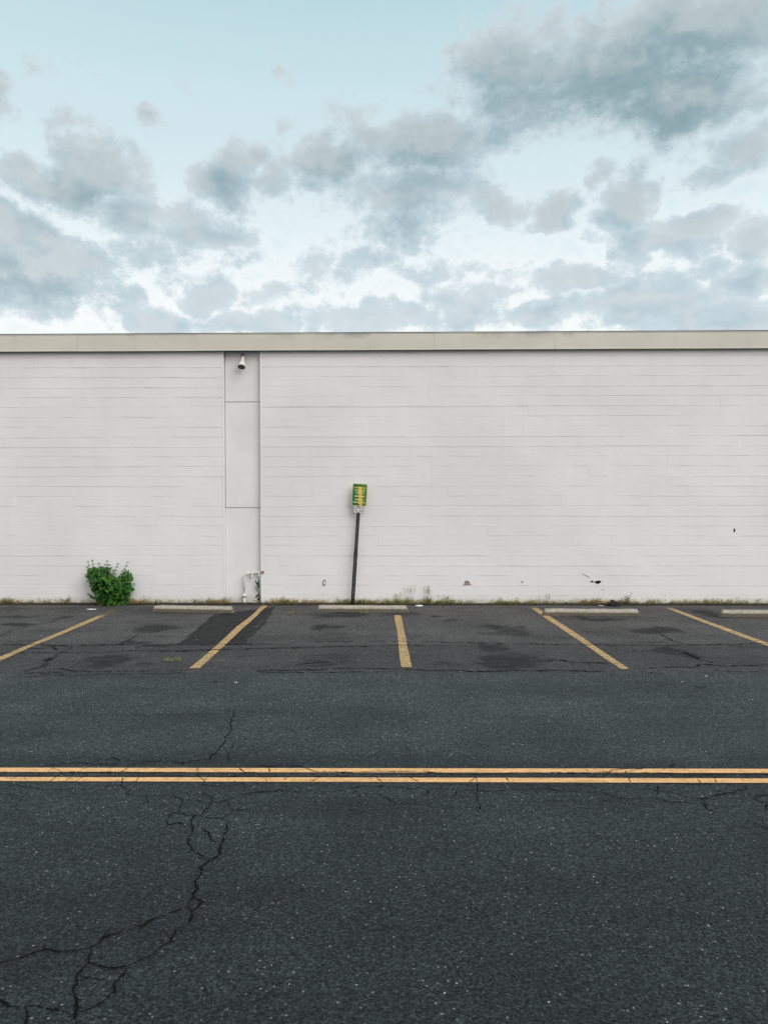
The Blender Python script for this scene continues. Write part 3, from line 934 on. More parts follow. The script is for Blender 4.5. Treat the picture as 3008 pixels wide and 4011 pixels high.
LOTCR = [
    (zz6, .020, [(0, 378), (120, 376), (240, 375), (460, 383), (760, 375), (1000, 380), (1140, 378)]), (zz6, .014, [(1140, 378), (1300, 374), (1560, 372), (1659, 370)]),
    (zz6, .012, [(0, 432), (300, 428), (650, 425), (950, 415)]), (zz6, .022, [(950, 415), (1180, 418), (1380, 408), (1659, 403)]),
    (zz6, .012, [(900, 310), (840, 345), (780, 370)]), (zz6, .012, [(380, 530), (480, 548), (700, 552), (1000, 548), (1250, 545)]), (zz6, .010, [(100, 575), (250, 560), (420, 560)]),
    (zz6, .012, [(250, 385), (340, 390), (380, 415)]), (zz6, .010, [(0, 590), (150, 588), (330, 575), (700, 572), (1200, 560)]), (zz6, .008, [(560, 240), (750, 235), (900, 225)]),
    (zz6, .010, [(900, 320), (1020, 322), (1140, 325)]), (zz6, .010, [(120, 400), (300, 405)]), (zz6, .010, [(860, 400), (960, 385), (1100, 390)]),
    (zz7, .014, [(0, 370), (100, 368), (300, 360), (600, 356), (950, 352)]), (zz7, .016, [(950, 354), (1400, 362), (1659, 368)]), (zz7, .020, [(0, 402), (100, 400), (400, 392), (700, 386), (930, 382), (1200, 380)]),
    (zz7, .016, [(180, 515), (350, 500), (500, 488)]), (zz7, .018, [(0, 548), (250, 545), (500, 530), (700, 532), (900, 535), (1100, 545), (1400, 550), (1659, 548)]), (zz7, .012, [(0, 560), (400, 556), (900, 550)]),
    (zz8, .018, [(0, 368), (200, 370), (500, 372), (700, 378), (1000, 376), (1400, 375), (1560, 365), (1690, 362)]), (zz8, .016, [(0, 540), (250, 538), (400, 542), (600, 545)]),
    (zz8, .018, [(240, 480), (300, 470), (400, 485), (520, 490), (700, 497)]), (zz8, .012, [(960, 300), (1040, 345), (1120, 370)]), (zz8, .024, [(1110, 418), (1170, 445), (1220, 465), (1310, 495)]),
    (zz8, .018, [(820, 530), (1000, 520), (1180, 518), (1220, 500), (1400, 510), (1690, 500)]), (zz8, .012, [(1400, 380), (1500, 388), (1659, 380)]), (zz8, .010, [(820, 545), (1000, 560)]), (zz8, .012, [(1300, 540), (1500, 545), (1690, 540)]),
    (zz8, .008, [(500, 360), (700, 362), (1100, 360)]),
]
mb = MB()
for f, w, pts in LOTCR:
    ribbon(mb, [G(*f(*p_)) for p_ in pts], w * 1.9, 0.0062, jag=0.05, gaps=0.4)
mb.build('crack_network', M_crack, lot)
LOTTAR = [
    (zz6, .05, [(470, 385), (400, 420), (370, 455)]), (zz6, .10, [(375, 445), (340, 470), (300, 490), (270, 515), (210, 535), (160, 553)]), (zz6, .05, [(190, 545), (100, 575), (0, 590)]),
    (zz6, .075, [(1400, 180), (1300, 268), (1220, 340), (1145, 380)]), (zz7, .11, [(125, 132), (105, 150), (60, 215), (10, 275), (-60, 330), (-100, 372)]),
    (zz6, .05, [(0, 325), (60, 290), (150, 262), (250, 240), (350, 225), (440, 190)]),
]
mb = MB()
for f, w, pts in LOTTAR:
    ribbon(mb, [G(*f(*p_)) for p_ in pts], w * (0.85 if w < .1 else 1), 0.0022, jag=0.035 if w in (.075, .11) else 0.07, gaps=0.0 if w in (.075, .11) else 0.2, step=0.02)
mb.build('tar_seam', M_tar, lot)

# dirt collected in the joint along the wall, darkened to paint in the contact shadow
rng = np.random.default_rng(5)
xs = np.arange(-20, 20, 0.03)
front = WALL_Y - 0.16 + fbm_line(len(xs), rng, 0.03, 9)
hh = 0.018 + np.abs(fbm_line(len(xs), rng, 0.010, 10))
vs, fs = [], []
for i, x in enumerate(xs):
    vs += [(x, front[i], 0.001), (x, (front[i] + WALL_Y) / 2, hh[i]), (x, WALL_Y + 0.12, hh[i] * 0.9)]
for i in range(len(xs) - 1):
    for k in range(2):
        a = 3 * i + k
        fs.append((a, a + 3, a + 4, a + 1))
o = mesh_obj('dirt_strip', vs, fs, M_dirt_shade, None, False)
tag(o, kind='structure')

# ------------------------------------------------------------------ the building
XL, XR = W(878, 1900).x, W(1020, 1900).x
Z_SOF = W(1504, 1370, WALL_Y - 0.10).z          # underside of the fascia
Z_TOP = W(1504, 1304, WALL_Y - 0.10).z
bld = empty('commercial_building', (0, WALL_Y, 0))
tag(bld, 'long windowless white painted block building with a beige metal roof edge', 'building')


def P(o):
    """keep world coordinates while parenting to the building's base"""
    o.parent = bld
    o.matrix_parent_inverse = Matrix.Translation((0, -WALL_Y, 0))
    return o


COURSE = 0.2032


def block_wall(x0, x1, seed):
    rng = np.random.default_rng(seed)
    xs = np.arange(x0, x1, 0.0508)
    xs = np.append(xs[:-1] if x1 - xs[-1] < 0.02 else xs, x1)
    nx = len(xs)
    n_c = int(Z_SOF / COURSE) + 2
    zoff = (Z_SOF - 0.115) % COURSE          # first bed joint this high
    rows = [(0.0 - 0.05, None, 0)]
    rows_z, rows_y = [np.full(nx, -0.05)], [np.full(nx, WALL_Y)]

    def course_off(k):
        nb = int((x1 - x0) / 0.4064) + 3
        st = rng.normal(0, 0.0014, nb)
        ph = (xs - x0) / 0.4064 + (0.5 if k % 2 else 0.0)
        i = np.floor(ph).astype(int)
        fr = ph - i
        v = st[i] * (1 - np.clip((fr - 0.88) / 0.12, 0, 1)) + st[np.minimum(i + 1, nb - 1)] * np.clip((fr - 0.88) / 0.12, 0, 1)
        return WALL_Y + v
    prev = course_off(0)
    rows_y[0] = prev
    z = zoff
    k = 0
    while z < Z_SOF + 0.12:
        nxt = course_off(k + 1)
        wob = fbm_line(nx, rng, 0.0011, 9)
        # joints are partly filled with paint: depth comes and goes along the wall
        fill = np.clip(0.78 + fbm_line(nx, rng, 0.30, 11) + 0.09 * math.sin(k * 1.7), 0.14, 1.2)
        if z > 1.6:
            fill *= np.clip(0.95 + fbm_line(nx, rng, 0.25, 5), 0.5, 1.1)
        dep = 0.0068 * fill
        hw = 0.0030 + 0.0034 * fill
        zz = z + wob
        lip = 0.0022 * np.clip(fbm_line(nx, rng, 0.8, 8) + 0.4, 0, 1.6)
        rows_z += [zz - hw - 0.012, zz - hw, zz - hw * 0.3, zz + hw * 0.55, zz + hw, zz + hw + 0.014]
        rows_y += [prev, prev - lip, np.maximum(prev, nxt) + dep * 0.55, np.maximum(prev, nxt) + dep, nxt - lip * 0.5, nxt]
        prev = nxt
        z += COURSE
        k += 1
    rows_z.append(np.full(nx, Z_SOF + 0.15)); rows_y.append(prev)
    Z, Y = np.array(rows_z), np.array(rows_y)
    Z = np.maximum.accumulate(Z, axis=0)
    # the ends are finished with a smooth strip of mortar
    X = np.tile(xs, (len(Z), 1))
    vs = np.stack([X.ravel(), Y.ravel(), Z.ravel()], 1)
    n, m_ = X.shape
    idx = np.arange(n * m_).reshape(n, m_)
    fs = np.stack([idx[:-1, :-1].ravel(), idx[:-1, 1:].ravel(), idx[1:, 1:].ravel(), idx[1:, :-1].ravel()], 1)
    o = mesh_obj('block_wall', vs.tolist(), fs.tolist(), M_block)
    return P(o)


REC = 0.095
block_wall(-18.0, XL, 11)['label'] = 'block wall left of the recessed panel'
block_wall(XR, 18.0, 12)['label'] = 'block wall right of the recessed panel'
mb = MB()       # rounded jambs of the recess, the side and rear walls
for (x, s_) in ((XL, -1), (XR, 1)):
    prof = [(x + s_ * 0.030, WALL_Y - 0.0005), (x + s_ * 0.022, WALL_Y - 0.004), (x + s_ * 0.008, WALL_Y - 0.005), (x + s_ * 0.0005, WALL_Y - 0.001), (x - s_ * 0.001, WALL_Y + 0.004), (x, WALL_Y + REC + 0.05)]
    n = 120
    rng = np.random.default_rng(3 if s_ > 0 else 4)
    wx = fbm_line(n, rng, 0.0015, 7)
    vs, fs = [], []
    for i in range(n):
        zc = -0.03 + (Z_SOF + 0.10 + 0.03) * i / (n - 1)
        for (a, b_) in prof:
            vs.append((a + (wx[i] if b_ < WALL_Y + 0.05 else 0), b_, zc))
    L_ = len(prof)
    for i in range(n - 1):
        for k in range(L_ - 1):
            q = (i * L_ + k, i * L_ + k + 1, (i + 1) * L_ + k + 1, (i + 1) * L_ + k)
            fs.append(q if s_ < 0 else q[::-1])
    mb.add(vs, fs)
P(mb.build('recess_jamb', M_block))
mb = MB()
mb.box(-18.0, 18.0, WALL_Y + 16.0, WALL_Y + 16.2, -0.05, Z_SOF + 0.15)
mb.box(-18.0, -17.8, WALL_Y + 0.02, WALL_Y + 15.99, -0.05, Z_SOF + 0.15)
mb.box(17.8, 18.0, WALL_Y + 0.02, WALL_Y + 15.99, -0.05, Z_SOF + 0.15)
P(mb.build('side_wall', M_block))
mb = MB()
mb.box(-17.9, 17.9, WALL_Y - 0.03, WALL_Y + 16.1, Z_SOF + 0.16, Z_SOF + 0.20)
P(mb.build('roof', M_roof))

# recessed stucco panel in three pieces with open control joints
zj1, zj2 = W(950, 1574, WALL_Y + REC).z, W(950, 1989, WALL_Y + REC).z
for (za, zb, lb) in ((-0.02, zj2 - 0.005, 'lowest panel of the recess, stained at its foot'), (zj2 + 0.005, zj1 - 0.005, 'middle panel of the recess'), (zj1 + 0.005, Z_SOF + 0.12, 'top panel of the recess')):
    bm = bmesh.new()
    bmesh.ops.create_cube(bm, size=1.0)
    gl = 0.010 if za > zj2 else 0.002
    for v in bm.verts:
        v.co.x = (XL + gl) if v.co.x < 0 else (XR - 0.002)
        v.co.y = (WALL_Y + REC) if v.co.y < 0 else (WALL_Y + REC + 0.04)
        v.co.z = za if v.co.z < 0 else zb
    bmesh.ops.bevel(bm, geom=bm.edges[:], offset=0.004, segments=2, affect='EDGES')
    me = bpy.data.meshes.new('recess_panel')
    bm.to_mesh(me); bm.free()
    me.materials.append(M_stucco)
    o = bpy.data.objects.new('recess_panel', me)
    COL.objects.link(o)
    P(o)
    o['label'] = lb
mb = MB()
mb.box(XL - 0.02, XR + 0.02, WALL_Y + REC + 0.045, WALL_Y + REC + 0.06, -0.05, Z_SOF + 0.12)
P(mb.build('panel_backing', M_dark))

# fascia in 2.42 m lengths
xj = W(1233, 1340, WALL_Y - 0.10).x
FL = 2.42
k0 = -8
rng = np.random.default_rng(8)
for k in range(k0, 8):
    xa, xb = xj + k * FL, xj + (k + 1) * FL
    if xb < -18.3 or xa > 18.3:
        continue
    xa, xb = max(xa, -18.15), min(xb, 18.15)
    dy = float(rng.normal(0, 0.0012)); dz = float(rng.normal(0, 0.0010))
    yf = WALL_Y - 0.10 + dy
    prof = [(yf + 0.10, Z_TOP + 0.010), (yf - 0.006, Z_TOP + 0.004), (yf - 0.006, Z_TOP - 0.010), (yf, Z_TOP - 0.014), (yf, Z_SOF + 0.020), (yf - 0.004, Z_SOF + 0.016), (yf - 0.005, Z_SOF + 0.002), (yf - 0.002, Z_SOF), (yf + 0.012, Z_SOF), (yf + 0.012, Z_SOF + 0.03)]
    g_ = 0.0009
    n = 26
    bow = fbm_line(n, rng, 0.0012, 3)
    vs, fs = [], []
    for i in range(n):
        x = xa + g_ + (xb - xa - 2 * g_) * i / (n - 1)
        for (y_, z_) in prof:
            vs.append((x, y_ + bow[i], z_ + dz))
    L_ = len(prof)
    for i in range(n - 1):
        for q in range(L_ - 1):
            fs.append((i * L_ + q, i * L_ + q + 1, (i + 1) * L_ + q + 1, (i + 1) * L_ + q))
    P(mesh_obj('fascia', vs, fs, M_fascia))
mb = MB()
mb.box(-18.1, 18.1, WALL_Y - 0.082, WALL_Y - 0.07, Z_SOF + 0.004, Z_TOP - 0.01)
P(mb.build('fascia_backing', M_fascia))
mb = MB()
mb.box(-18.16, 18.16, WALL_Y - 0.112, WALL_Y + 0.10, Z_TOP + 0.0125, Z_TOP + 0.020)
P(mb.build('coping', M_edge))
mb = MB()
mb.box(-18.1, 18.1, WALL_Y - 0.066, WALL_Y + REC + 0.08, Z_SOF + 0.022, Z_SOF + 0.028)
P(mb.build('soffit', M_dark))


def flat_mark(name, px, py, pts, mat, off=0.0035, thick=0.003, seed=0):
    """irregular chip standing a hair proud of the wall; pts in photograph pixels round (px,py)"""
    c = W(px, py)
    n = len(pts)
    vs = []
    for (dx, dy) in pts:
        q = W(px + dx, py + dy)
        vs.append((q.x, WALL_Y - off - thick, q.z))
    for (dx, dy) in pts:
        q = W(px + dx, py + dy)
        vs.append((q.x, WALL_Y - off + 0.002, q.z))
    fs = [tuple(range(n))] + [(i, n + i, n + (i + 1) % n, (i + 1) % n) for i in range(n)]
    return P(mesh_obj(name, vs, fs, mat))


flat_mark('paint_chip', 2325, 2279, [(-12, -3), (-8, -5), (-2, -2), (2, 1), (12, -4), (26, -5), (30, 0), (25, 4), (18, 9), (8, 5), (4, 1), (-4, 1), (-9, 3)], M_hole)['label'] = 'black arrow-shaped chip low on the wall'
flat_mark('wall_hole', 2045, 2280, [(3 * math.cos(a), 3 * math.sin(a)) for a in np.linspace(0, 6.0, 9)], M_hole)['label'] = 'small round black hole'
flat_mark('wall_slot', 2876, 2077, [(-2.5, -6), (1, -8), (3, -2), (2.5, 7), (-1, 8), (-3, 3)], M_hole)['label'] = 'narrow upright black slot at the right'
flat_mark('spalled_patch', 1830, 2284, [(-10, -3), (-6, -7), (-2, -4), (3, -7), (9, -4), (12, 4), (18, 6), (14, 9), (4, 8), (-6, 10), (-18, 8), (-12, 3)], M_spall)['label'] = 'brownish patch where the paint has flaked off'
flat_mark('paint_chip', 1829, 2280, [(-9, -1), (-6, -5), (-2, -3), (3, -5), (8, -2), (3, -1), (-3, -1)], M_hole, 0.006)['label'] = 'dark edge above the flaked patch'
for (x, y, w_) in ((2360, 2311, 3), (2024, 2344, 4), (2217, 2360, 4), (521, 2313, 4), (2744, 2365, 4), (2929, 2368, 4), (2930, 1318, 3), (2937, 1318, 2)):
    if y < 1400:
        continue
    flat_mark('paint_chip', x, y, [(-w_, 0), (-w_ * .4, -1.6), (w_ * .6, -1.2), (w_, .8), (w_ * .1, 1.8)], M_hole)


def outline(name, pts, r, mat):
    mb = MB()
    q = [W(x, y, WALL_Y - 0.004) for x, y in pts]
    mb.tube([(p_.x, p_.y, p_.z) for p_ in q], r, 5)
    return P(mb.build(name, mat))


z0x, z0y = 1200, 2220
outline('scratch', [(z0x + x / 2.37, z0y + y / 2.37) for x, y in ((158, 160), (154, 150), (160, 128), (176, 126))], 0.008, M_hole)['label'] = 'ring-shaped dark scrape left of the sign post'
outline('scratch', [(z0x + x / 2.37, z0y + y / 2.37) for x, y in ((176, 126), (184, 135), (180, 160), (172, 166))], 0.0035, M_spall)
outline('scratch', [(z0x + x / 2.37, z0y + y / 2.37) for x, y in ((154, 164), (162, 174), (174, 165))], 0.010, M_hole)
outline('scratch', [(2278, 2246), (2293, 2253), (2309, 2262)], 0.0045, M_spall)['label'] = 'slanting scratch left of the black chip'

# ------------------------------------------------------------------ floodlight in the recess
PY = WALL_Y + REC
fc = W(946, 1437, PY - 0.20)
fl = empty('wall_floodlight', (W(950, 1393, PY).x, PY, W(950, 1393, PY).z))
tag(fl, 'small white bullet floodlight mounted under the roof edge in the recessed panel', 'lamp')


def local(o, root):
    o.parent = root
    o.matrix_parent_inverse = (Matrix.Translation(root.location) @ root.rotation_euler.to_matrix().to_4x4()).inverted()
    return o


ax = Vector((0.0, -math.cos(math.radians(58)), -math.sin(math.radians(58))))
topc = fc - ax * 0.285
topc.x += 0.004
prof = [(0.0, 0.016), (0.012, 0.028), (0.035, 0.035), (0.12, 0.040), (0.150, 0.043), (0.165, 0.056), (0.215, 0.070), (0.27, 0.078), (0.285, 0.079)]
mb = MB()
mb.tube([topc + (fc - topc) * (s_ / 0.285) for s_, r in prof], [r for s_, r in prof], 28, cap=False)
mb.tube([fc, fc - ax * 0.004, fc - ax * 0.05], [0.079, 0.074, 0.066], 28, cap=False)
local(mb.build('lamp_shade', M_white, None, True), fl)
mb = MB()
mb.tube([fc - ax * 0.003, fc - ax * 0.010], 0.0755, 28)
local(mb.build('lamp_lens', M_lens), fl)
mb = MB()
m0 = W(950.5, 1391, PY)
mb.tube([(m0.x, PY + 0.001, m0.z), (m0.x, PY - 0.022, m0.z)], 0.030, 20)
mb.tube([(m0.x, PY - 0.02, m0.z), (m0.x + 0.004, PY - 0.055, m0.z + 0.004), (topc.x + 0.02, topc.y + 0.01, topc.z - 0.012)], 0.011, 10)
local(mb.build('mounting_arm', M_rust, None, True), fl)

# ------------------------------------------------------------------ pipe with taps
pw = lambda x, y, off=0.05: W(x, y, PY - off)
b0 = W(957, 2371, PY - 0.06)
pr = empty('standpipe', (b0.x, b0.y, 0))
tag(pr, 'thin white painted water pipe rising from the asphalt and bending right along the recess', 'pipe')
zt = pw(957, 2246).z
xt = b0.x
pts = [(xt, b0.y, pw(957, 2318).z)]
pts.append((xt - 0.004, b0.y, zt - 0.11))
for a in np.linspace(0, 90, 7)[0:]:
    a = math.radians(a)
    pts.append((xt - 0.002 + 0.075 * (1 - math.cos(a)), b0.y, zt - 0.08 + 0.075 * math.sin(a)))
pts.append((pw(1000, 2243).x, b0.y, pw(1000, 2243).z))
pts.append((W(1024, 2241, PY - 0.06).x, b0.y, W(1024, 2241, PY - 0.06).z))
mb = MB()
mb.tube(pts, 0.0165, 14)
local(mb.build('riser', M_pipe, None, True), pr)
mb = MB()
pipe_lo = pw(957, 2343).z
mb.tube([(xt + 0.006, b0.y, -0.02), (xt, b0.y, pipe_lo)], 0.024, 14)
local(mb.build('foot_pipe', M_pipe, None, True), pr)
mb = MB()
zu = pw(957, 2333).z
mb.tube([(xt, b0.y, pipe_lo - 0.004), (xt, b0.y, pipe_lo + 0.014)], 0.028, 16)
mb.tube([(xt, b0.y, zu - 0.03), (xt, b0.y, zu - 0.014), (xt, b0.y, zu + 0.016), (xt, b0.y, zu + 0.045)], [0.026, 0.048, 0.048, 0.026], 8)
mb.tube([(xt, b0.y, zu + 0.055), (xt, b0.y, zu + 0.066)], 0.032, 16)
mb.tube([(xt - 0.062, b0.y - 0.01, zu - 0.004), (xt + 0.062, b0.y - 0.01, zu - 0.004)], 0.012, 8)
local(mb.build('union_fitting', M_pipe), pr)
mb = MB()
mb.tube([(xt - 0.036, b0.y - 0.012, zu - 0.022), (xt, b0.y - 0.052, zu - 0.016), (xt + 0.036, b0.y - 0.012, zu - 0.022)], 0.007, 6)
local(mb.build('union_bolt', M_hole), pr)
for (x, y) in ((987.5, 2246), (1015, 2243)):
    c = pw(x, y, 0.06)
    mb = MB()
    mb.tube([(c.x - 0.024, c.y, c.z), (c.x + 0.024, c.y, c.z)], 0.027, 12)
    mb.tube([(c.x, c.y - 0.004, c.z - 0.02), (c.x, c.y - 0.010, c.z - 0.045), (c.x, c.y - 0.016, c.z - 0.058), (c.x, c.y - 0.022, c.z - 0.085)], [0.016, 0.013, 0.022, 0.024], 12)
    tp = local(mb.build('tap', M_pipe, None, True), pr)
mb = MB()
c = W(1027, 2241, WALL_Y - 0.02)
mb.tube([(pts[-1][0] - 0.01, pts[-1][1], pts[-1][2]), (c.x - 0.005, c.y + 0.03, c.z), (c.x + 0.012, c.y - 0.006, c.z)], [0.024, 0.028, 0.030], 12)
local(mb.build('end_fitting', M_rust, None, True), pr)

# broken plaster at the foot of the recess's right corner
rng = random.Random(3)


def rock(mb, c, r, seed, flat=1.0, n=2):
    rr = random.Random(seed)
    bm = bmesh.new()
    bmesh.ops.create_icosphere(bm, subdivisions=n, radius=1.0)
    ph = [Vector((rr.uniform(-1, 1), rr.uniform(-1, 1), rr.uniform(-1, 1))).normalized() for _ in range(9)]
    cut = [rr.uniform(0.45, 0.95) for _ in range(9)]
    for v in bm.verts:
        d = v.co.normalized()
        k = 1.0
        for q, cc in zip(ph, cut):
            dp = d.dot(q)
            if dp > cc:
                k = min(k, cc / dp)
        v.co = d * k * (1 + rr.uniform(-0.04, 0.04))
    vs = [(c[0] + v.co.x * r[0], c[1] + v.co.y * r[1], c[2] + v.co.z * r[2]) for v in bm.verts]
    fs = [tuple(v.index for v in f.verts) for f in bm.faces]
    bm.free()
    mb.add(vs, fs)


mb = MB()
for (x, y, r) in ((1003, 2350, .030), (1010, 2341, .034), (1001, 2362, .024), (1012, 2328, .026), (1007, 2366, .022), (1013, 2356, .036), (994, 2362, .016)):
    q = W(x, y, PY - 0.03)
    rock(mb, (q.x, q.y, q.z), (r, r * 0.9, r * 1.5), int(x * 7 + y))
o = mb.build('broken_plaster', M_plaster)
tag(o, 'crumbled pale plaster lumps at the foot of the recess below the tall weed', 'rubble')
mb = MB()
for (x, y, r, rz) in ((1006, 2336, .030, .018), (1011, 2348, .016, .03), (1008, 2331, .018, .014)):
    q = W(x, y, PY - 0.052)
    rock(mb, (q.x, q.y, q.z), (r, r * 0.6, rz), int(x * 3 + y))
local(mb.build('dark_hollow', M_hole), o) if False else None
hol = mb.build('dark_hollow', M_hole, o)

# ------------------------------------------------------------------ leaves and plants


def leaf(mb, c, d, up, L, Wd, tone, kind='heart', droop=0.25, seed=0):
    """one leaf blade: c base, d direction, up normal"""
    d = d.normalized()
    s_ = d.cross(up)
    if s_.length < 1e-4:
        s_ = Vector((1, 0, 0))
    s_.normalize()
    nrm = s_.cross(d).normalized()
    if kind == 'heart':
        prof = [(-0.06, 0.22), (0.10, 0.46), (0.32, 0.56), (0.50, 0.40), (0.62, 0.42), (0.80, 0.22), (1.0, 0.0)]
    else:
        prof = [(0.0, 0.05), (0.25, 0.42), (0.55, 0.5), (0.8, 0.32), (1.0, 0.0)]
    vs, fs = [c], []
    nL = len(prof)
    for (a, w) in prof:
        q = c + d * (a * L) - nrm * (droop * L * a * a)
        for sg in (-1, 0, 1):
            vs.append(q + s_ * (sg * w * Wd) + nrm * (abs(sg) * 0.16 * w * Wd))
    for i in range(nL - 1):
        b_ = 1 + i * 3
        fs += [(b_, b_ + 1, b_ + 4, b_ + 3), (b_ + 1, b_ + 2, b_ + 5, b_ + 4)]
    mb.add(vs, fs, tone)


# the bush
bx = W(430, 2368)
bush = empty('leafy_bush', (bx.x, WALL_Y - 0.22, 0))
tag(bush, 'green leafy self-sown bush growing against the foot of the white wall', 'bush')
rr = random.Random(21)
fol, stm = MB(), MB()
zs_ = lambda x, y: W(260 + x / 3.95, 2160 + y / 3.95, WALL_Y - 0.22)
OUT = [(820, 520, 880), (740, 480, 915), (660, 465, 935), (620, 440, 965), (540, 415, 960), (460, 375, 960), (400, 340, 968), (340, 332, 950), (290, 332, 938)]


def span(z):
    pts_ = [(zs_(0, y).z, zs_(a, y).x, zs_(b_, y).x) for (y, a, b_) in OUT][::-1]
    zz_ = [p_[0] for p_ in pts_][::-1]; l = [p_[1] for p_ in pts_][::-1]; r = [p_[2] for p_ in pts_][::-1]
    return float(np.interp(z, zz_, l)), float(np.interp(z, zz_, r))


topx = [zs_(x, 0).x for x in (300, 340, 420, 490, 530, 565, 620, 670, 700, 760, 830, 870, 900, 950, 990)]
topz = [zs_(0, y).z for y in (330, 262, 222, 240, 370, 320, 205, 250, 350, 375, 370, 310, 290, 300, 420)]
cnt = 0
tries = 0
base = Vector((bx.x, WALL_Y - 0.16, 0.01))
leaves_at = []
while cnt < 960 and tries < 60000:
    tries += 1
    z = rr.uniform(0.03, 0.80)
    l, r = span(z)
    x = rr.uniform(l, r)
    if z > np.interp(x, topx, topz) - 0.02:
        continue
    mx = (l + r) / 2
    hw = (r - l) / 2
    ex = (x - mx) / hw
    dmax = 0.40 * math.sqrt(max(0.05, 1 - ex * ex)) * (0.55 + 0.6 * min(1, z / 0.4)) * (1.1 - 0.35 * max(0, z - 0.5) / 0.3)
    u_ = rr.random() ** 0.6
    y = WALL_Y - 0.03 - dmax * u_
    if z < 0.12 and rr.random() < 0.5:
        continue
    outw = Vector((ex * 0.9 + rr.uniform(-.5, .5), -0.9 + rr.uniform(-.35, .35), -0.25 + rr.uniform(-.5, .35)))
    up = Vector((rr.uniform(-.45, .45), -0.55 + rr.uniform(-.45, .35), 0.85 + rr.uniform(-.3, .2)))
    L = rr.choice((0.045, 0.065, 0.085, 0.105)) * rr.uniform(0.85, 1.15)
    tone = min(1, max(0, rr.gauss(0.40, 0.22)))
    if rr.random() < 0.05:
        tone = rr.uniform(.85, 1)
    leaf(fol, Vector((x, y, z)), outw, up, L, L * 0.92, min(1, max(0, rr.gauss(0.38, 0.32))), 'heart', rr.uniform(0.1, 0.4))
    leaves_at.append((x, y, z))
    cnt += 1
tips = [(325, 152, 350), (408, 130, 330), (290, 240, 330), (505, 180, 330), (575, 200, 350), (630, 142, 330), (665, 205, 350), (790, 185, 450), (725, 285, 420), (945, 165, 420), (870, 300, 420), (985, 380, 480), (1025, 505, 600), (345, 650, 560), (965, 640, 650)]
for (x, y, _) in tips:
    tp = zs_(x, y) + Vector((0, rr.uniform(-.05, .08), 0))
    s0 = base + Vector((rr.uniform(-.16, .16), rr.uniform(-.06, .08), 0))
    midp = Vector(((s0.x * .35 + tp.x * .65), (s0.y + tp.y) / 2 - .04, tp.z * .5))
    pl = []
    for i in range(13):
        s_ = i / 12
        pl.append(s0 * (1 - s_) ** 2 + midp * 2 * s_ * (1 - s_) + tp * s_ * s_)
    stm.tube(pl, [0.008 * (1 - s_ / 13) + 0.002 for s_ in range(13)], 6)
    tone0 = 0.2 if x != 325 else 1.0
    for i in range(8, 13):
        q = pl[i]
        sz = 0.075 * (1.25 - i / 13) + 0.016
        for sg in (-1, 1):
            dd = Vector((sg * rr.uniform(.6, 1), rr.uniform(-.6, .3), rr.uniform(-.9, -.05)))
            leaf(fol, q, dd, Vector((0, -.3, 1)), sz, sz * .8, min(1, max(0, rr.gauss(.35, .2))), 'heart', 0.4)
# a few bare inner stems
for i in range(16):
    q = rr.choice(leaves_at)
    s0 = base + Vector((rr.uniform(-.2, .2), rr.uniform(-.1, .08), 0))
    q = Vector(q)
    stm.tube([s0, (s0 + q) / 2 + Vector((0, 0, .08)), q], [.007, .005, .003], 6)
local(fol.build('foliage', M_leaf, None, False, 'tone'), bush)
local(stm.build('stem', M_stem, None, True), bush)


def grass_blade(mb, x, y, h, lean, wd, tone, rr):
    a = rr.uniform(0, 6.28)
    dx, dy = math.cos(a) * lean, math.sin(a) * lean * 0.6
    px_, py_ = -math.sin(a) * wd, math.cos(a) * wd
    vs = []
    for s_ in (0, .4, .75, 1.0):
        k = 1 - s_ ** 1.5
        cx, cy, cz = x + dx * s_ * s_, y + dy * s_ * s_, h * s_
        vs += [(cx - wd * k / 2, cy, cz), (cx + wd * k / 2, cy, cz + 0.0005)]
    mb.add(vs, [(0, 1, 3, 2), (2, 3, 5, 4), (4, 5, 7, 6)], tone)


def sprig(mb, x, y, h, tone, rr, n=10, sz=0.014):
    """small branching herb: a stem with tiny leaves"""
    lean = Vector((rr.uniform(-.3, .3), rr.uniform(-.35, .05), 1)).normalized()
    base_ = Vector((x, y, 0.005))
    tip = base_ + lean * h
    mb.tube([base_, base_ + lean * h * .5 + Vector((rr.uniform(-.01, .01), 0, 0)), tip], [.0022, .0017, .001], 4, tone, cap=False)
    for i in range(n):
        s_ = rr.uniform(0.15, 1.05)
        c = base_ + lean * h * s_
        d = Vector((rr.uniform(-1, 1), rr.uniform(-1, .3), rr.uniform(-.2, .8))).normalized()
        c2 = c + d * rr.uniform(0, h * 0.35)
        q = sz * rr.uniform(.6, 1.4)
        leaf(mb, c2, d, Vector((rr.uniform(-.5, .5), -.5, 1)), q, q * .6, min(1, max(0, tone + rr.uniform(-.15, .15))), 'narrow', .2)


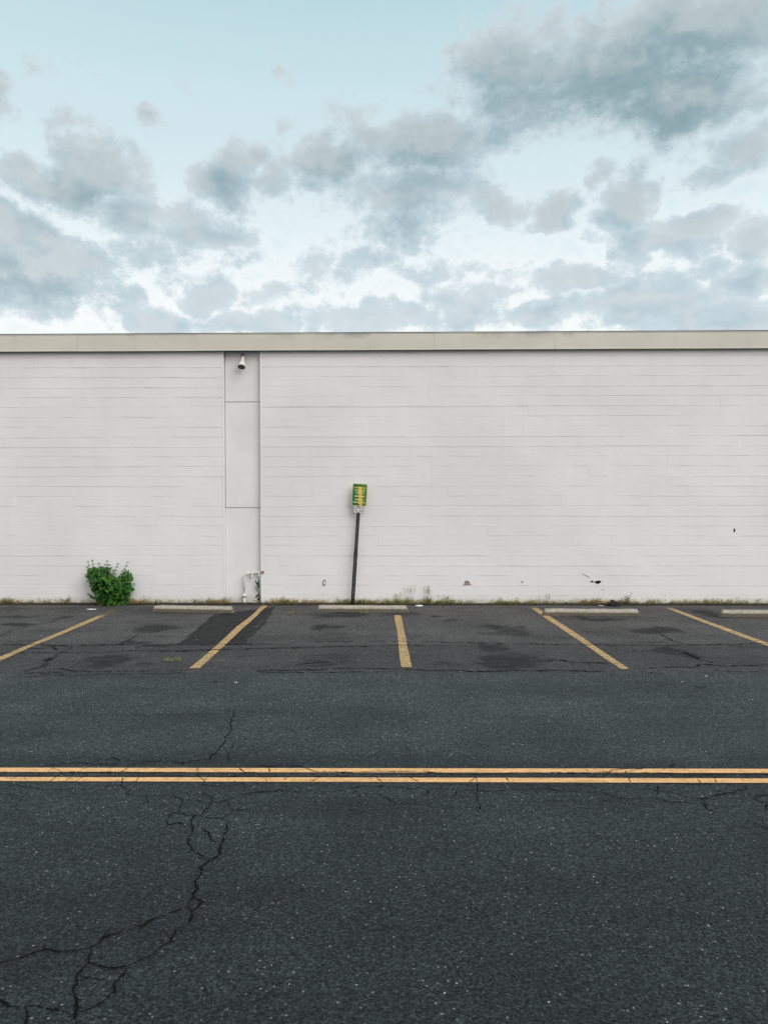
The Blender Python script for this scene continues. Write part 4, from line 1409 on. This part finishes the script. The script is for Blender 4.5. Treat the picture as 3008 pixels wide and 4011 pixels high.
# continuous fringe of dry weeds and moss along the wall
rr = random.Random(77)
fr = MB()
dens_pts = [(-200, .5), (60, .9), (90, .4), (270, .6), (300, .1), (520, 1.0), (600, .7), (680, .3), (740, .5), (820, 1.0), (900, 1.0), (930, .1), (1020, .3), (1060, 1.0), (1180, 1.0), (1240, 1.0), (1290, .2), (1330, .9), (1460, 1.0),
            (1530, .9), (1700, 1.0), (1760, .5), (1820, .6), (1870, .3), (1920, .5), (1990, .8), (2080, 1.0), (2120, .4), (2180, .3), (2260, .6), (2290, 1.0), (2380, 1.0), (2450, .7), (2550, .8), (2600, .3), (2650, .9), (2740, .6), (2850, .7), (2950, .3), (3200, .6)]
DX, DD = [d[0] for d in dens_pts], [d[1] for d in dens_pts]
for i in range(5200):
    px = rr.uniform(-900, 3900)
    if rr.random() > np.interp(px, DX, DD) ** 1.6 * 0.9 * min(1.0, 0.15 + 1.5 * vnoise(np.array([px / 31.0]), np.array([3.5]), 14)[0]) + 0.02:
        continue
    if 905 < px < 1010:
        continue
    q = W(px, 2368)
    x, y = q.x, WALL_Y - 0.02 - abs(rr.gauss(0, 0.03))
    reds = 0.9 if (1040 < px < 1090 or 1200 < px < 1300 or 520 < px < 580 or 2270 < px < 2380) else 0.55
    tone = min(1, max(0, rr.gauss(reds, .28)))
    cl = vnoise(np.array([px / 26.0]), np.array([0.5]), 4)[0]
    h = rr.uniform(0.03, 0.07) + 0.12 * cl * rr.random()
    k = rr.random()
    if k < 0.55:
        sprig(fr, x, y, h, tone, rr, n=rr.randint(8, 14), sz=0.020)
    else:
        for _ in range(4):
            grass_blade(fr, x + rr.uniform(-.02, .02), y, h * rr.uniform(.6, 1.3), h * .6, .005, tone, rr)
o = fr.build('weed_fringe', M_weed, None, False, 'tone')
tag(o, 'low fringe of dry yellow-green weeds and moss growing in the joint along the whole wall foot', 'weeds', kind='stuff')


def tuft(name, px, py_, label, cat, fn, mat=M_weed, depth=None):
    y = WALL_Y - 0.06 if depth is None else depth
    q = W(px, py_, y)
    mb_ = MB()
    r_ = random.Random(int(px * 13))
    fn(mb_, q.x, y, r_)
    o = mb_.build(name, mat, None, False, 'tone')
    # origin at the foot
    me = o.data
    me.transform(Matrix.Translation((-q.x, -y, 0)))
    o.location = (q.x, y, 0)
    tag(o, label, cat)
    return o


def seedy(H, n, tone):
    def f(mb_, x, y, r_):
        for i in range(n):
            grass_blade(mb_, x + r_.gauss(0, .05), y + r_.uniform(-.02, .03), H * r_.uniform(.3, .55), .05, .0045, tone + r_.uniform(-.15, .2), r_)
        for i in range(max(2, n // 7)):
            xx_ = x + r_.gauss(0, .07)
            h = H * r_.uniform(.75, 1.0)
            tip = Vector((xx_ + r_.uniform(-.04, .04), y + .0, h))
            mb_.tube([(xx_, y, 0), ((xx_ + tip.x) / 2 + .004, y, h * .5), tip], [.0024, .0018, .0012], 4, tone, cap=False)
            for k in range(9):
                s_ = r_.uniform(.72, 1.02)
                c = Vector((xx_ + (tip.x - xx_) * s_ + r_.gauss(0, .016), y + r_.gauss(0, .01), h * s_))
                leaf(mb_, c, Vector((r_.uniform(-1, 1), 0, r_.uniform(0, 1))), Vector((0, -1, .2)), .013, .008, tone + .1, 'narrow', 0)
    return f


GT = 'tall seeding grasses at the wall foot'
tuft('grass_clump', 1560, 2368, 'sparse grass clump with thin seed stalks right of the leaning sign post', 'grass', seedy(.27, 34, .25))['group'] = GT
tuft('grass_clump', 1603, 2368, 'grass clump with a tall middle stalk behind the end of the middle wheel stop', 'grass', seedy(.38, 44, .22))['group'] = GT
tuft('grass_clump', 1676, 2368, 'tallest green grass clump, beside the white lid on the asphalt', 'grass', seedy(.38, 60, .2))['group'] = GT
tuft('grass_clump', 1738, 2368, 'short upright green grass tuft right of the white lid', 'grass', seedy(.20, 40, .15))['group'] = GT
tuft('grass_clump', 2146, 2368, 'thin green grass tuft where the third stall line meets the wall', 'grass', seedy(.21, 26, .12))['group'] = GT


def herb(H, n, tone, sz=.016, spread=.05):
    def f(mb_, x, y, r_):
        for i in range(n):
            sprig(mb_, x + r_.gauss(0, spread * .7), y + r_.gauss(0, spread * .25), H * r_.uniform(.5, 1.0), tone, r_, n=12, sz=sz)
    return f


tuft('weed', 2452, 2368, 'leafy weed standing just right of the dark rubble lump', 'weed', herb(.24, 9, .25, .024, .03))
tuft('weed', 1775, 2368, 'rounded dry yellow weed against the wall below the flaked patch', 'weed', herb(.13, 18, .6, .015, .06))
tuft('weed', 2335, 2368, 'wide dry straw-coloured weed left of the dark rubble lump', 'weed', herb(.15, 34, .72, .013, .11))
tuft('weed', 272, 2368, 'small green weed at the wall foot left of the bush', 'weed', herb(.15, 9, .25, .018, .04))
tuft('weed', 22, 2368, 'green weed at the wall foot nearest the left edge', 'weed', herb(.13, 12, .3, .018, .05))
tuft('weed', 1412, 2368, 'bright green weed at the foot of the leaning sign post', 'weed', herb(.09, 16, .18, .018, .06))
for (zx, f_, lb) in (((700, 172), zz7, 'small dry weed sprouting in front of the middle wheel stop'), ((455, 192), zz8, 'tiny straw weed sprouting in front of the right wheel stop'), ((220, 180), zz7, 'flat green weed in the asphalt between trench patch and middle wheel stop'), ((1130, 485), zz6, 'flat mossy weed in the asphalt left of the trench stall line')):
    q = G(*f_(*zx))
    mb_ = MB()
    r_ = random.Random(int(zx[0]))
    herb(.055 if 'flat' in lb else .09, 12, .45, .014, .07)(mb_, 0, 0, r_)
    o = mb_.build('weed', M_weed, None, False, 'tone')
    o.location = (q.x, q.y, 0)
    tag(o, lb, 'weed')

# tall narrow-leaved weed in the corner of the recess
wx_ = W(1015, 2368, WALL_Y + 0.02)
wr = empty('corner_weed', (wx_.x - 0.012, WALL_Y + 0.03, 0))
tag(wr, 'tall narrow-leaved green weed growing up the right corner of the recess beside the pipe', 'weed')
cz = lambda x, y: W(840 + x / 6.38, 2180 + y / 6.38, WALL_Y + 0.02)
st = MB()
st.tube([cz(1108, 1185), cz(1118, 1050), cz(1112, 900), cz(1118, 800), cz(1108, 700)], [.012, .012, .010, .006, .004], 7)
local(st.build('stem', M_weedstem, None, True), wr)
lf = MB()
for (a, b_, w_, tn) in (((1095, 740), (1022, 578), .030, .1), ((1105, 745), (1118, 560), .030, .5), ((1112, 700), (1070, 640), .026, .2), ((1100, 760), (1035, 745), .016, .6), ((1088, 900), (1038, 745), .022, .4), ((1118, 800), (1125, 640), .020, .4), ((1110, 820), (1070, 690), .024, .3)):
    A_, B_ = cz(*a), cz(*b_)
    B_ = B_ + Vector((0, -0.05, 0))
    leaf(lf, A_, B_ - A_, Vector((.2, -1, .1)), (B_ - A_).length, w_, tn, 'narrow', .08)
local(lf.build('foliage', M_fresh, None, False, 'tone'), wr)

# ------------------------------------------------------------------ wheel stops
def wheel_stop(L, seed, chip=0.0):
    """concrete bar with sloped top edges and splayed ends, origin at the middle of its foot"""
    prof = [(0, 0), (-0.004, 0.062), (0.040, 0.118), (0.112, 0.120), (0.148, 0.060), (0.152, 0)]
    rng = np.random.default_rng(seed)
    n = 90
    xs_ = np.linspace(-L / 2, L / 2, n)
    vs, fs = [], []
    # subdivide the profile
    pr_ = []
    for i in range(len(prof) - 1):
        a, b_ = prof[i], prof[i + 1]
        for k in range(4):
            pr_.append((a[0] + (b_[0] - a[0]) * k / 4, a[1] + (b_[1] - a[1]) * k / 4))
    pr_.append(prof[-1])
    m_ = len(pr_)
    jit = fbm2(np.repeat(xs_[:, None] * 9, m_, 1), np.tile(np.arange(m_)[None, :] * .5, (n, 1)), seed) - .5
    for i, x in enumerate(xs_):
        e = min(i, n - 1 - i)
        k = [0.80, 0.93, 0.985][e] if e < 3 else 1.0
        sh = [0.0, 0.004, 0.002][e] if e < 3 else 0
        for j, (y, z) in enumerate(pr_):
            dz_ = jit[i, j] * 0.010
            slope = (z / 0.1) * 0.045 * (1 if x < 0 else -1) * (1 if e == 0 else (0.9 if e == 1 else (0.5 if e == 2 else 0)))
            zz_ = z * k + (dz_ if z > 0.005 else 0)
            if chip and x < -L / 2 + 0.16 and z > 0.02:
                zz_ -= chip * (1 - (x + L / 2) / 0.16) * (0.6 + jit[i, j])
            vs.append((x + slope, 0.076 + (y - 0.076) * (k if e == 0 else 1) + jit[i, j] * 0.008, max(zz_, -0.005 if z < .005 else 0.004)))
    for i in range(n - 1):
        for j in range(m_ - 1):
            fs.append((i * m_ + j, (i + 1) * m_ + j, (i + 1) * m_ + j + 1, i * m_ + j + 1))
    fs.append(tuple(range(m_)))
    fs.append(tuple((n - 1) * m_ + j for j in range(m_))[::-1])
    return vs, fs


WS = [((590, 2398), (913, 2403), 1, .035, 'cracked mossy concrete wheel stop between the bush and the water pipe'),
      ((1236, 2398), (1603, 2400), 2, .0, 'long concrete wheel stop in front of the leaning sign post'),
      ((2124, 2413), (2513, 2415), 3, .0, 'pale concrete wheel stop in front of the dark rubble lump'),
      ((2822, 2417.5), (3212, 2420), 4, .0, 'concrete wheel stop cut off by the right edge of the photo')]
for a, b_, sd, ch, lb in WS:
    A_, B_ = G(*a), G(*b_)
    d = B_ - A_
    vs, fs = wheel_stop(d.length, sd, ch)
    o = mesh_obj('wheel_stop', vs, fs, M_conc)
    o.location = ((A_.x + B_.x) / 2, (A_.y + B_.y) / 2, 0.001)
    o.rotation_euler = (0, 0, math.atan2(d.y, d.x))
    tag(o, lb, 'wheel stop', 'concrete wheel stops along the wall')

# ------------------------------------------------------------------ parking sign
PYs = WALL_Y - 0.12
pb = G(1381, 2373.5)
sg = empty('parking_sign', (W(1380.5, 2371, PYs).x, PYs, 0), (0, math.radians(3.72), 0))
tag(sg, 'leaning green and yellow permit parking sign on a dark perforated steel post', 'sign')


def channel(name, z0, z1, web, full, yb, mat, holes=True, pitch=0.0254, r=0.0056):
    mb = MB()
    h = pitch
    n = int((z1 - z0) / h)
    t_ = 0.003
    for i in range(n):
        a0, a1 = z0 + i * h, z0 + (i + 1) * h
        zc = (a0 + a1) / 2
        hole = [(r * math.cos(math.radians(22.5 + 45 * k)), zc + r * math.sin(math.radians(22.5 + 45 * k))) for k in range(8)]
        box_ = [(web / 2, zc + h * .22), (web * .22, a1), (-web * .22, a1), (-web / 2, zc + h * .22), (-web / 2, zc - h * .22), (-web * .22, a0), (web * .22, a0), (web / 2, zc - h * .22)]
        corners = [(web / 2, a1), (-web / 2, a1), (-web / 2, a0), (web / 2, a0)]
        for yy, flip in ((yb, False), (yb + t_, True)):
            vs = [(x, yy, z) for x, z in hole] + [(x, yy, z) for x, z in box_] + [(x, yy, z) for x, z in corners]
            fs = [(k, (k + 1) % 8, 8 + (k + 1) % 8, 8 + k) for k in range(8)]
            fs += [(8, 9, 16), (10, 11, 17), (12, 13, 18), (14, 15, 19)]
            fs = [f[::-1] for f in fs] if not flip else fs
            mb.add(vs, fs)
        vs = [(x, yb, z) for x, z in hole] + [(x, yb + t_, z) for x, z in hole]
        mb.add(vs, [(k, (k + 1) % 8, 8 + (k + 1) % 8, 8 + k) for k in range(8)])
    z1 = z0 + n * h
    for s_ in (-1, 1):
        # sloping side and outer flange
        x0, x1 = s_ * web / 2, s_ * (web / 2 + 0.006)
        x2 = s_ * full / 2
        dp = 0.026
        prof = [(x0, yb), (x1, yb + dp), (x2, yb + dp), (x2, yb + dp + t_), (x1 - s_ * 0.002, yb + dp + t_), (x0 - s_ * .002, yb + t_)]
        vs = [(x, y, z0) for x, y in prof] + [(x, y, z1) for x, y in prof]
        m_ = len(prof)
        fs = [(k, (k + 1) % m_, m_ + (k + 1) % m_, m_ + k) for k in range(m_)]
        if s_ < 0:
            fs = [f[::-1] for f in fs]
        mb.add(vs, fs)
    o = mb.build(name, mat, sg)
    return o


channel('post', 1.03, 2.44, .034, .068, -.004, M_postm)
channel('base_post', -.06, 1.12, .040, .076, -.0085 - .026, M_postm)


def rrect(w, h, r, n=6):
    pts_ = []
    for (cx, cy, a0) in ((w / 2 - r, h / 2 - r, 0), (-w / 2 + r, h / 2 - r, 90), (-w / 2 + r, -h / 2 + r, 180), (w / 2 - r, -h / 2 + r, 270)):
        for k in range(n + 1):
            a = math.radians(a0 + 90 * k / n)
            pts_.append((cx + r * math.cos(a), cy + r * math.sin(a)))
    return pts_


def plate(name, pts_, y0, y1, mat, parent, loc=(0, 0, 0)):
    n = len(pts_)
    vs = [(x, y0, z) for x, z in pts_] + [(x, y1, z) for x, z in pts_]
    fs = [tuple(range(n)), tuple(range(n, 2 * n))[::-1]] + [(i, n + i, n + (i + 1) % n, (i + 1) % n) for i in range(n)]
    o = mesh_obj(name, vs, fs, mat, parent)
    o.location = loc
    return o


def ring(name, outer, inner, y0, y1, mat, parent):
    n = len(outer)
    vs = [(x, y0, z) for x, z in outer] + [(x, y0, z) for x, z in inner] + [(x, y1, z) for x, z in outer] + [(x, y1, z) for x, z in inner]
    fs = []
    for i in range(n):
        j = (i + 1) % n
        fs += [(i, j, n + j, n + i), (i, 2 * n + i, 2 * n + j, j), (n + i, n + j, 3 * n + j, 3 * n + i)]
    return mesh_obj(name, vs, fs, mat, parent)


def text_mesh(txt, width, height, cx, cz_, off=0.0):
    cu = bpy.data.curves.new('t', 'FONT')
    cu.body = txt
    cu.align_x = 'CENTER'
    cu.size = 1.0
    cu.offset = off
    cu.extrude = 0.02
    cu.space_character = 1.08
    ob = bpy.data.objects.new('t', cu)
    COL.objects.link(ob)
    dg = bpy.context.evaluated_depsgraph_get()
    me = bpy.data.meshes.new_from_object(ob.evaluated_get(dg))
    bpy.data.objects.remove(ob)
    bpy.data.curves.remove(cu)
    co = np.array([v.co[:] for v in me.vertices])
    mn, mx_ = co.min(0), co.max(0)
    vs = []
    for c in co:
        x = (c[0] - (mn[0] + mx_[0]) / 2) / (mx_[0] - mn[0]) * width + cx
        z = (c[1] - (mn[1] + mx_[1]) / 2) / (mx_[1] - mn[1]) * height + cz_
        y = -c[2] / 0.02 * 0.0004
        vs.append((x, y, z))
    fs = [tuple(p_.vertices) for p_ in me.polygons]
    bpy.data.meshes.remove(me)
    return vs, fs


YF = -0.012
sp = plate('sign_plate', rrect(0.305, 0.457, 0.030), YF, YF + 0.0025, M_rim, sg, (0.004, -0.001, 2.245))
fcx = plate('sign_face', rrect(0.285, 0.437, 0.024), YF - 0.0016, YF - 0.0004, M_sign, sp)
for (tx, w_, h_, cx, cz_) in (('DOWNTOWN', .238, .024, .0, .143), ('EMPLOYEE', .204, .025, .002, .090), ('PARKING', .178, .025, .004, .039), ('PERMIT', .180, .026, .0, -.098), ('REQUIRED', .246, .026, .0, -.152)):
    v_, f_ = text_mesh(tx, w_, h_, cx, cz_, 0.05)
    o = mesh_obj('lettering', v_, f_, M_ink, sp)
    o.location = (0, YF - 0.0022, 0)
ap = [(-.108, 0), (-.066, .018), (-.040, .007), (.040, .007), (.066, .018), (.108, 0), (.066, -.018), (.040, -.007), (-.040, -.007), (-.066, -.018)]
plate('arrow', [(x, z - .028) for x, z in ap][::-1], YF - 0.0030, YF - 0.0018, M_rim, sp)
hp = plate('hours_plate', rrect(0.200, 0.146, 0.012), YF, YF + 0.002, M_plate, sg, (-.004, -0.001, 1.943))
ring('border', rrect(0.194, 0.140, 0.014), rrect(0.178, 0.124, 0.008), YF - 0.0012, YF - 0.0002, M_black, hp)
for (tx, w_, h_, cz_) in (('MON - SAT', .150, .026, .026), ('8AM - 5PM', .154, .026, -.024)):
    v_, f_ = text_mesh(tx, w_, h_, 0, cz_, 0.05)
    o = mesh_obj('lettering', v_, f_, M_black, hp)
    o.location = (0, YF - 0.0012, 0)
for z in (2.245 + .188, 2.245 - .198, 1.943 + .052, 1.943 - .056):
    mb = MB()
    mb.tube([(0, YF - 0.0005, z), (0, YF - 0.006, z), (0, YF - .011, z)], [.0145, .0145, .010], 12)
    mb.build('bolt', M_black, sg)

# ------------------------------------------------------------------ small things on the ground
mb = MB()
q = G(2412, 2379)
rc = (q.x, WALL_Y - 0.22, 0.0)
for (dx, dy, dz_, r) in ((0, 0, .05, .085), (-.07, .02, .03, .06), (.07, .01, .035, .06), (.03, -.04, .03, .05), (-.03, -.05, .02, .045), (.0, .02, .085, .055), (.12, .03, .015, .035), (-.12, .02, .012, .03)):
    rock(mb, (dx, dy, dz_), (r, r * .85, r * .8), int(r * 1000 + dx * 100 + 40), n=2)
o = mb.build('rubble_lump', M_rubble)
o.location = rc
tag(o, 'dark lump of broken asphalt against the wall behind a wheel stop', 'rubble')
mb = MB()
mb.tube([(.02, -.09, 0), (.022, -.088, .10)], .007, 8)
mb.build('metal_stake', M_hole, o)


def crumpled(px, py, w, d, h, seed, label, name='paper_scrap', mat=M_paper, cat='litter', yoff=0):
    rr_ = random.Random(seed)
    q_ = G(px, py)
    n, m_ = 12, 6
    vs, fs = [], []
    for j in range(m_):
        for i in range(n):
            u, v = i / (n - 1) * 2 - 1, j / (m_ - 1) * 2 - 1
            k = math.sqrt(max(0, 1 - v * v * .92)) * rr_.uniform(.85, 1.0)
            vs.append((u * w / 2 * k, v * d / 2, h * (0.5 + rr_.uniform(-.5, .5)) + .006))
    for j in range(m_ - 1):
        for i in range(n - 1):
            a = j * n + i
            fs.append((a, a + 1, a + n + 1, a + n))
    o_ = mesh_obj(name, vs, fs, mat)
    o_.location = (q_.x, q_.y + yoff, 0)
    tag(o_, label, cat)
    return o_


crumpled(358, 2389, .20, .10, .012, 1, 'flattened white paper scrap on the asphalt in front of the bush')
crumpled(2368, 2382, .12, .05, .012, 2, 'small white scrap at the wall foot left of the dark rubble lump', yoff=.25)
crumpled(1030, 2372, .07, .05, .012, 4, 'tiny white scrap at the wall foot where a stall line starts', yoff=.1)
crumpled(925, 2677, .040, .016, .008, 5, 'white chip lying alone on the road below the pipe')
crumpled(2766, 2652, .042, .016, .008, 6, 'white chip on the road below the right wheel stops')
crumpled(2671, 2674, .038, .014, .006, 8, 'pale fleck on the road left of the brighter white chip')
q = G(1641, 2375)
mb = MB()
nn = 24
mb.tube([(0, 0, .006), (0, 0, .010), (0, 0, .016)], [.082, .086, .070], nn)
mb.tube([(0, 0, .0162), (0, 0, .0210)], [.060, .056], nn)
o = mb.build('plastic_lid', M_paper, None, True)
o.location = (q.x, q.y, 0)
tag(o, 'round white plastic lid lying on the asphalt beside the tall grass', 'lid')

# grit scattered over the asphalt
rr = random.Random(99)
mb = MB()
for i in range(900):
    x = rr.uniform(-9, 9)
    y = WALL_Y - abs(rr.gauss(0, .5)) - .08 if rr.random() < .55 else rr.uniform(ROAD_Y - .4, WALL_Y - .1)
    r = rr.uniform(.004, .011) if rr.random() < .95 else rr.uniform(.012, .018)
    rock(mb, (x, y, r * .4 + .003), (r, r, r * .6), i, n=1)
o = mb.build('grit', plain('pale_grit', (0.30, 0.28, 0.25), 0.9, scale=9, mot=(0.10, 0.095, 0.09)))
tag(o, 'fine grit and small stones scattered over the parking asphalt', 'grit', kind='stuff')
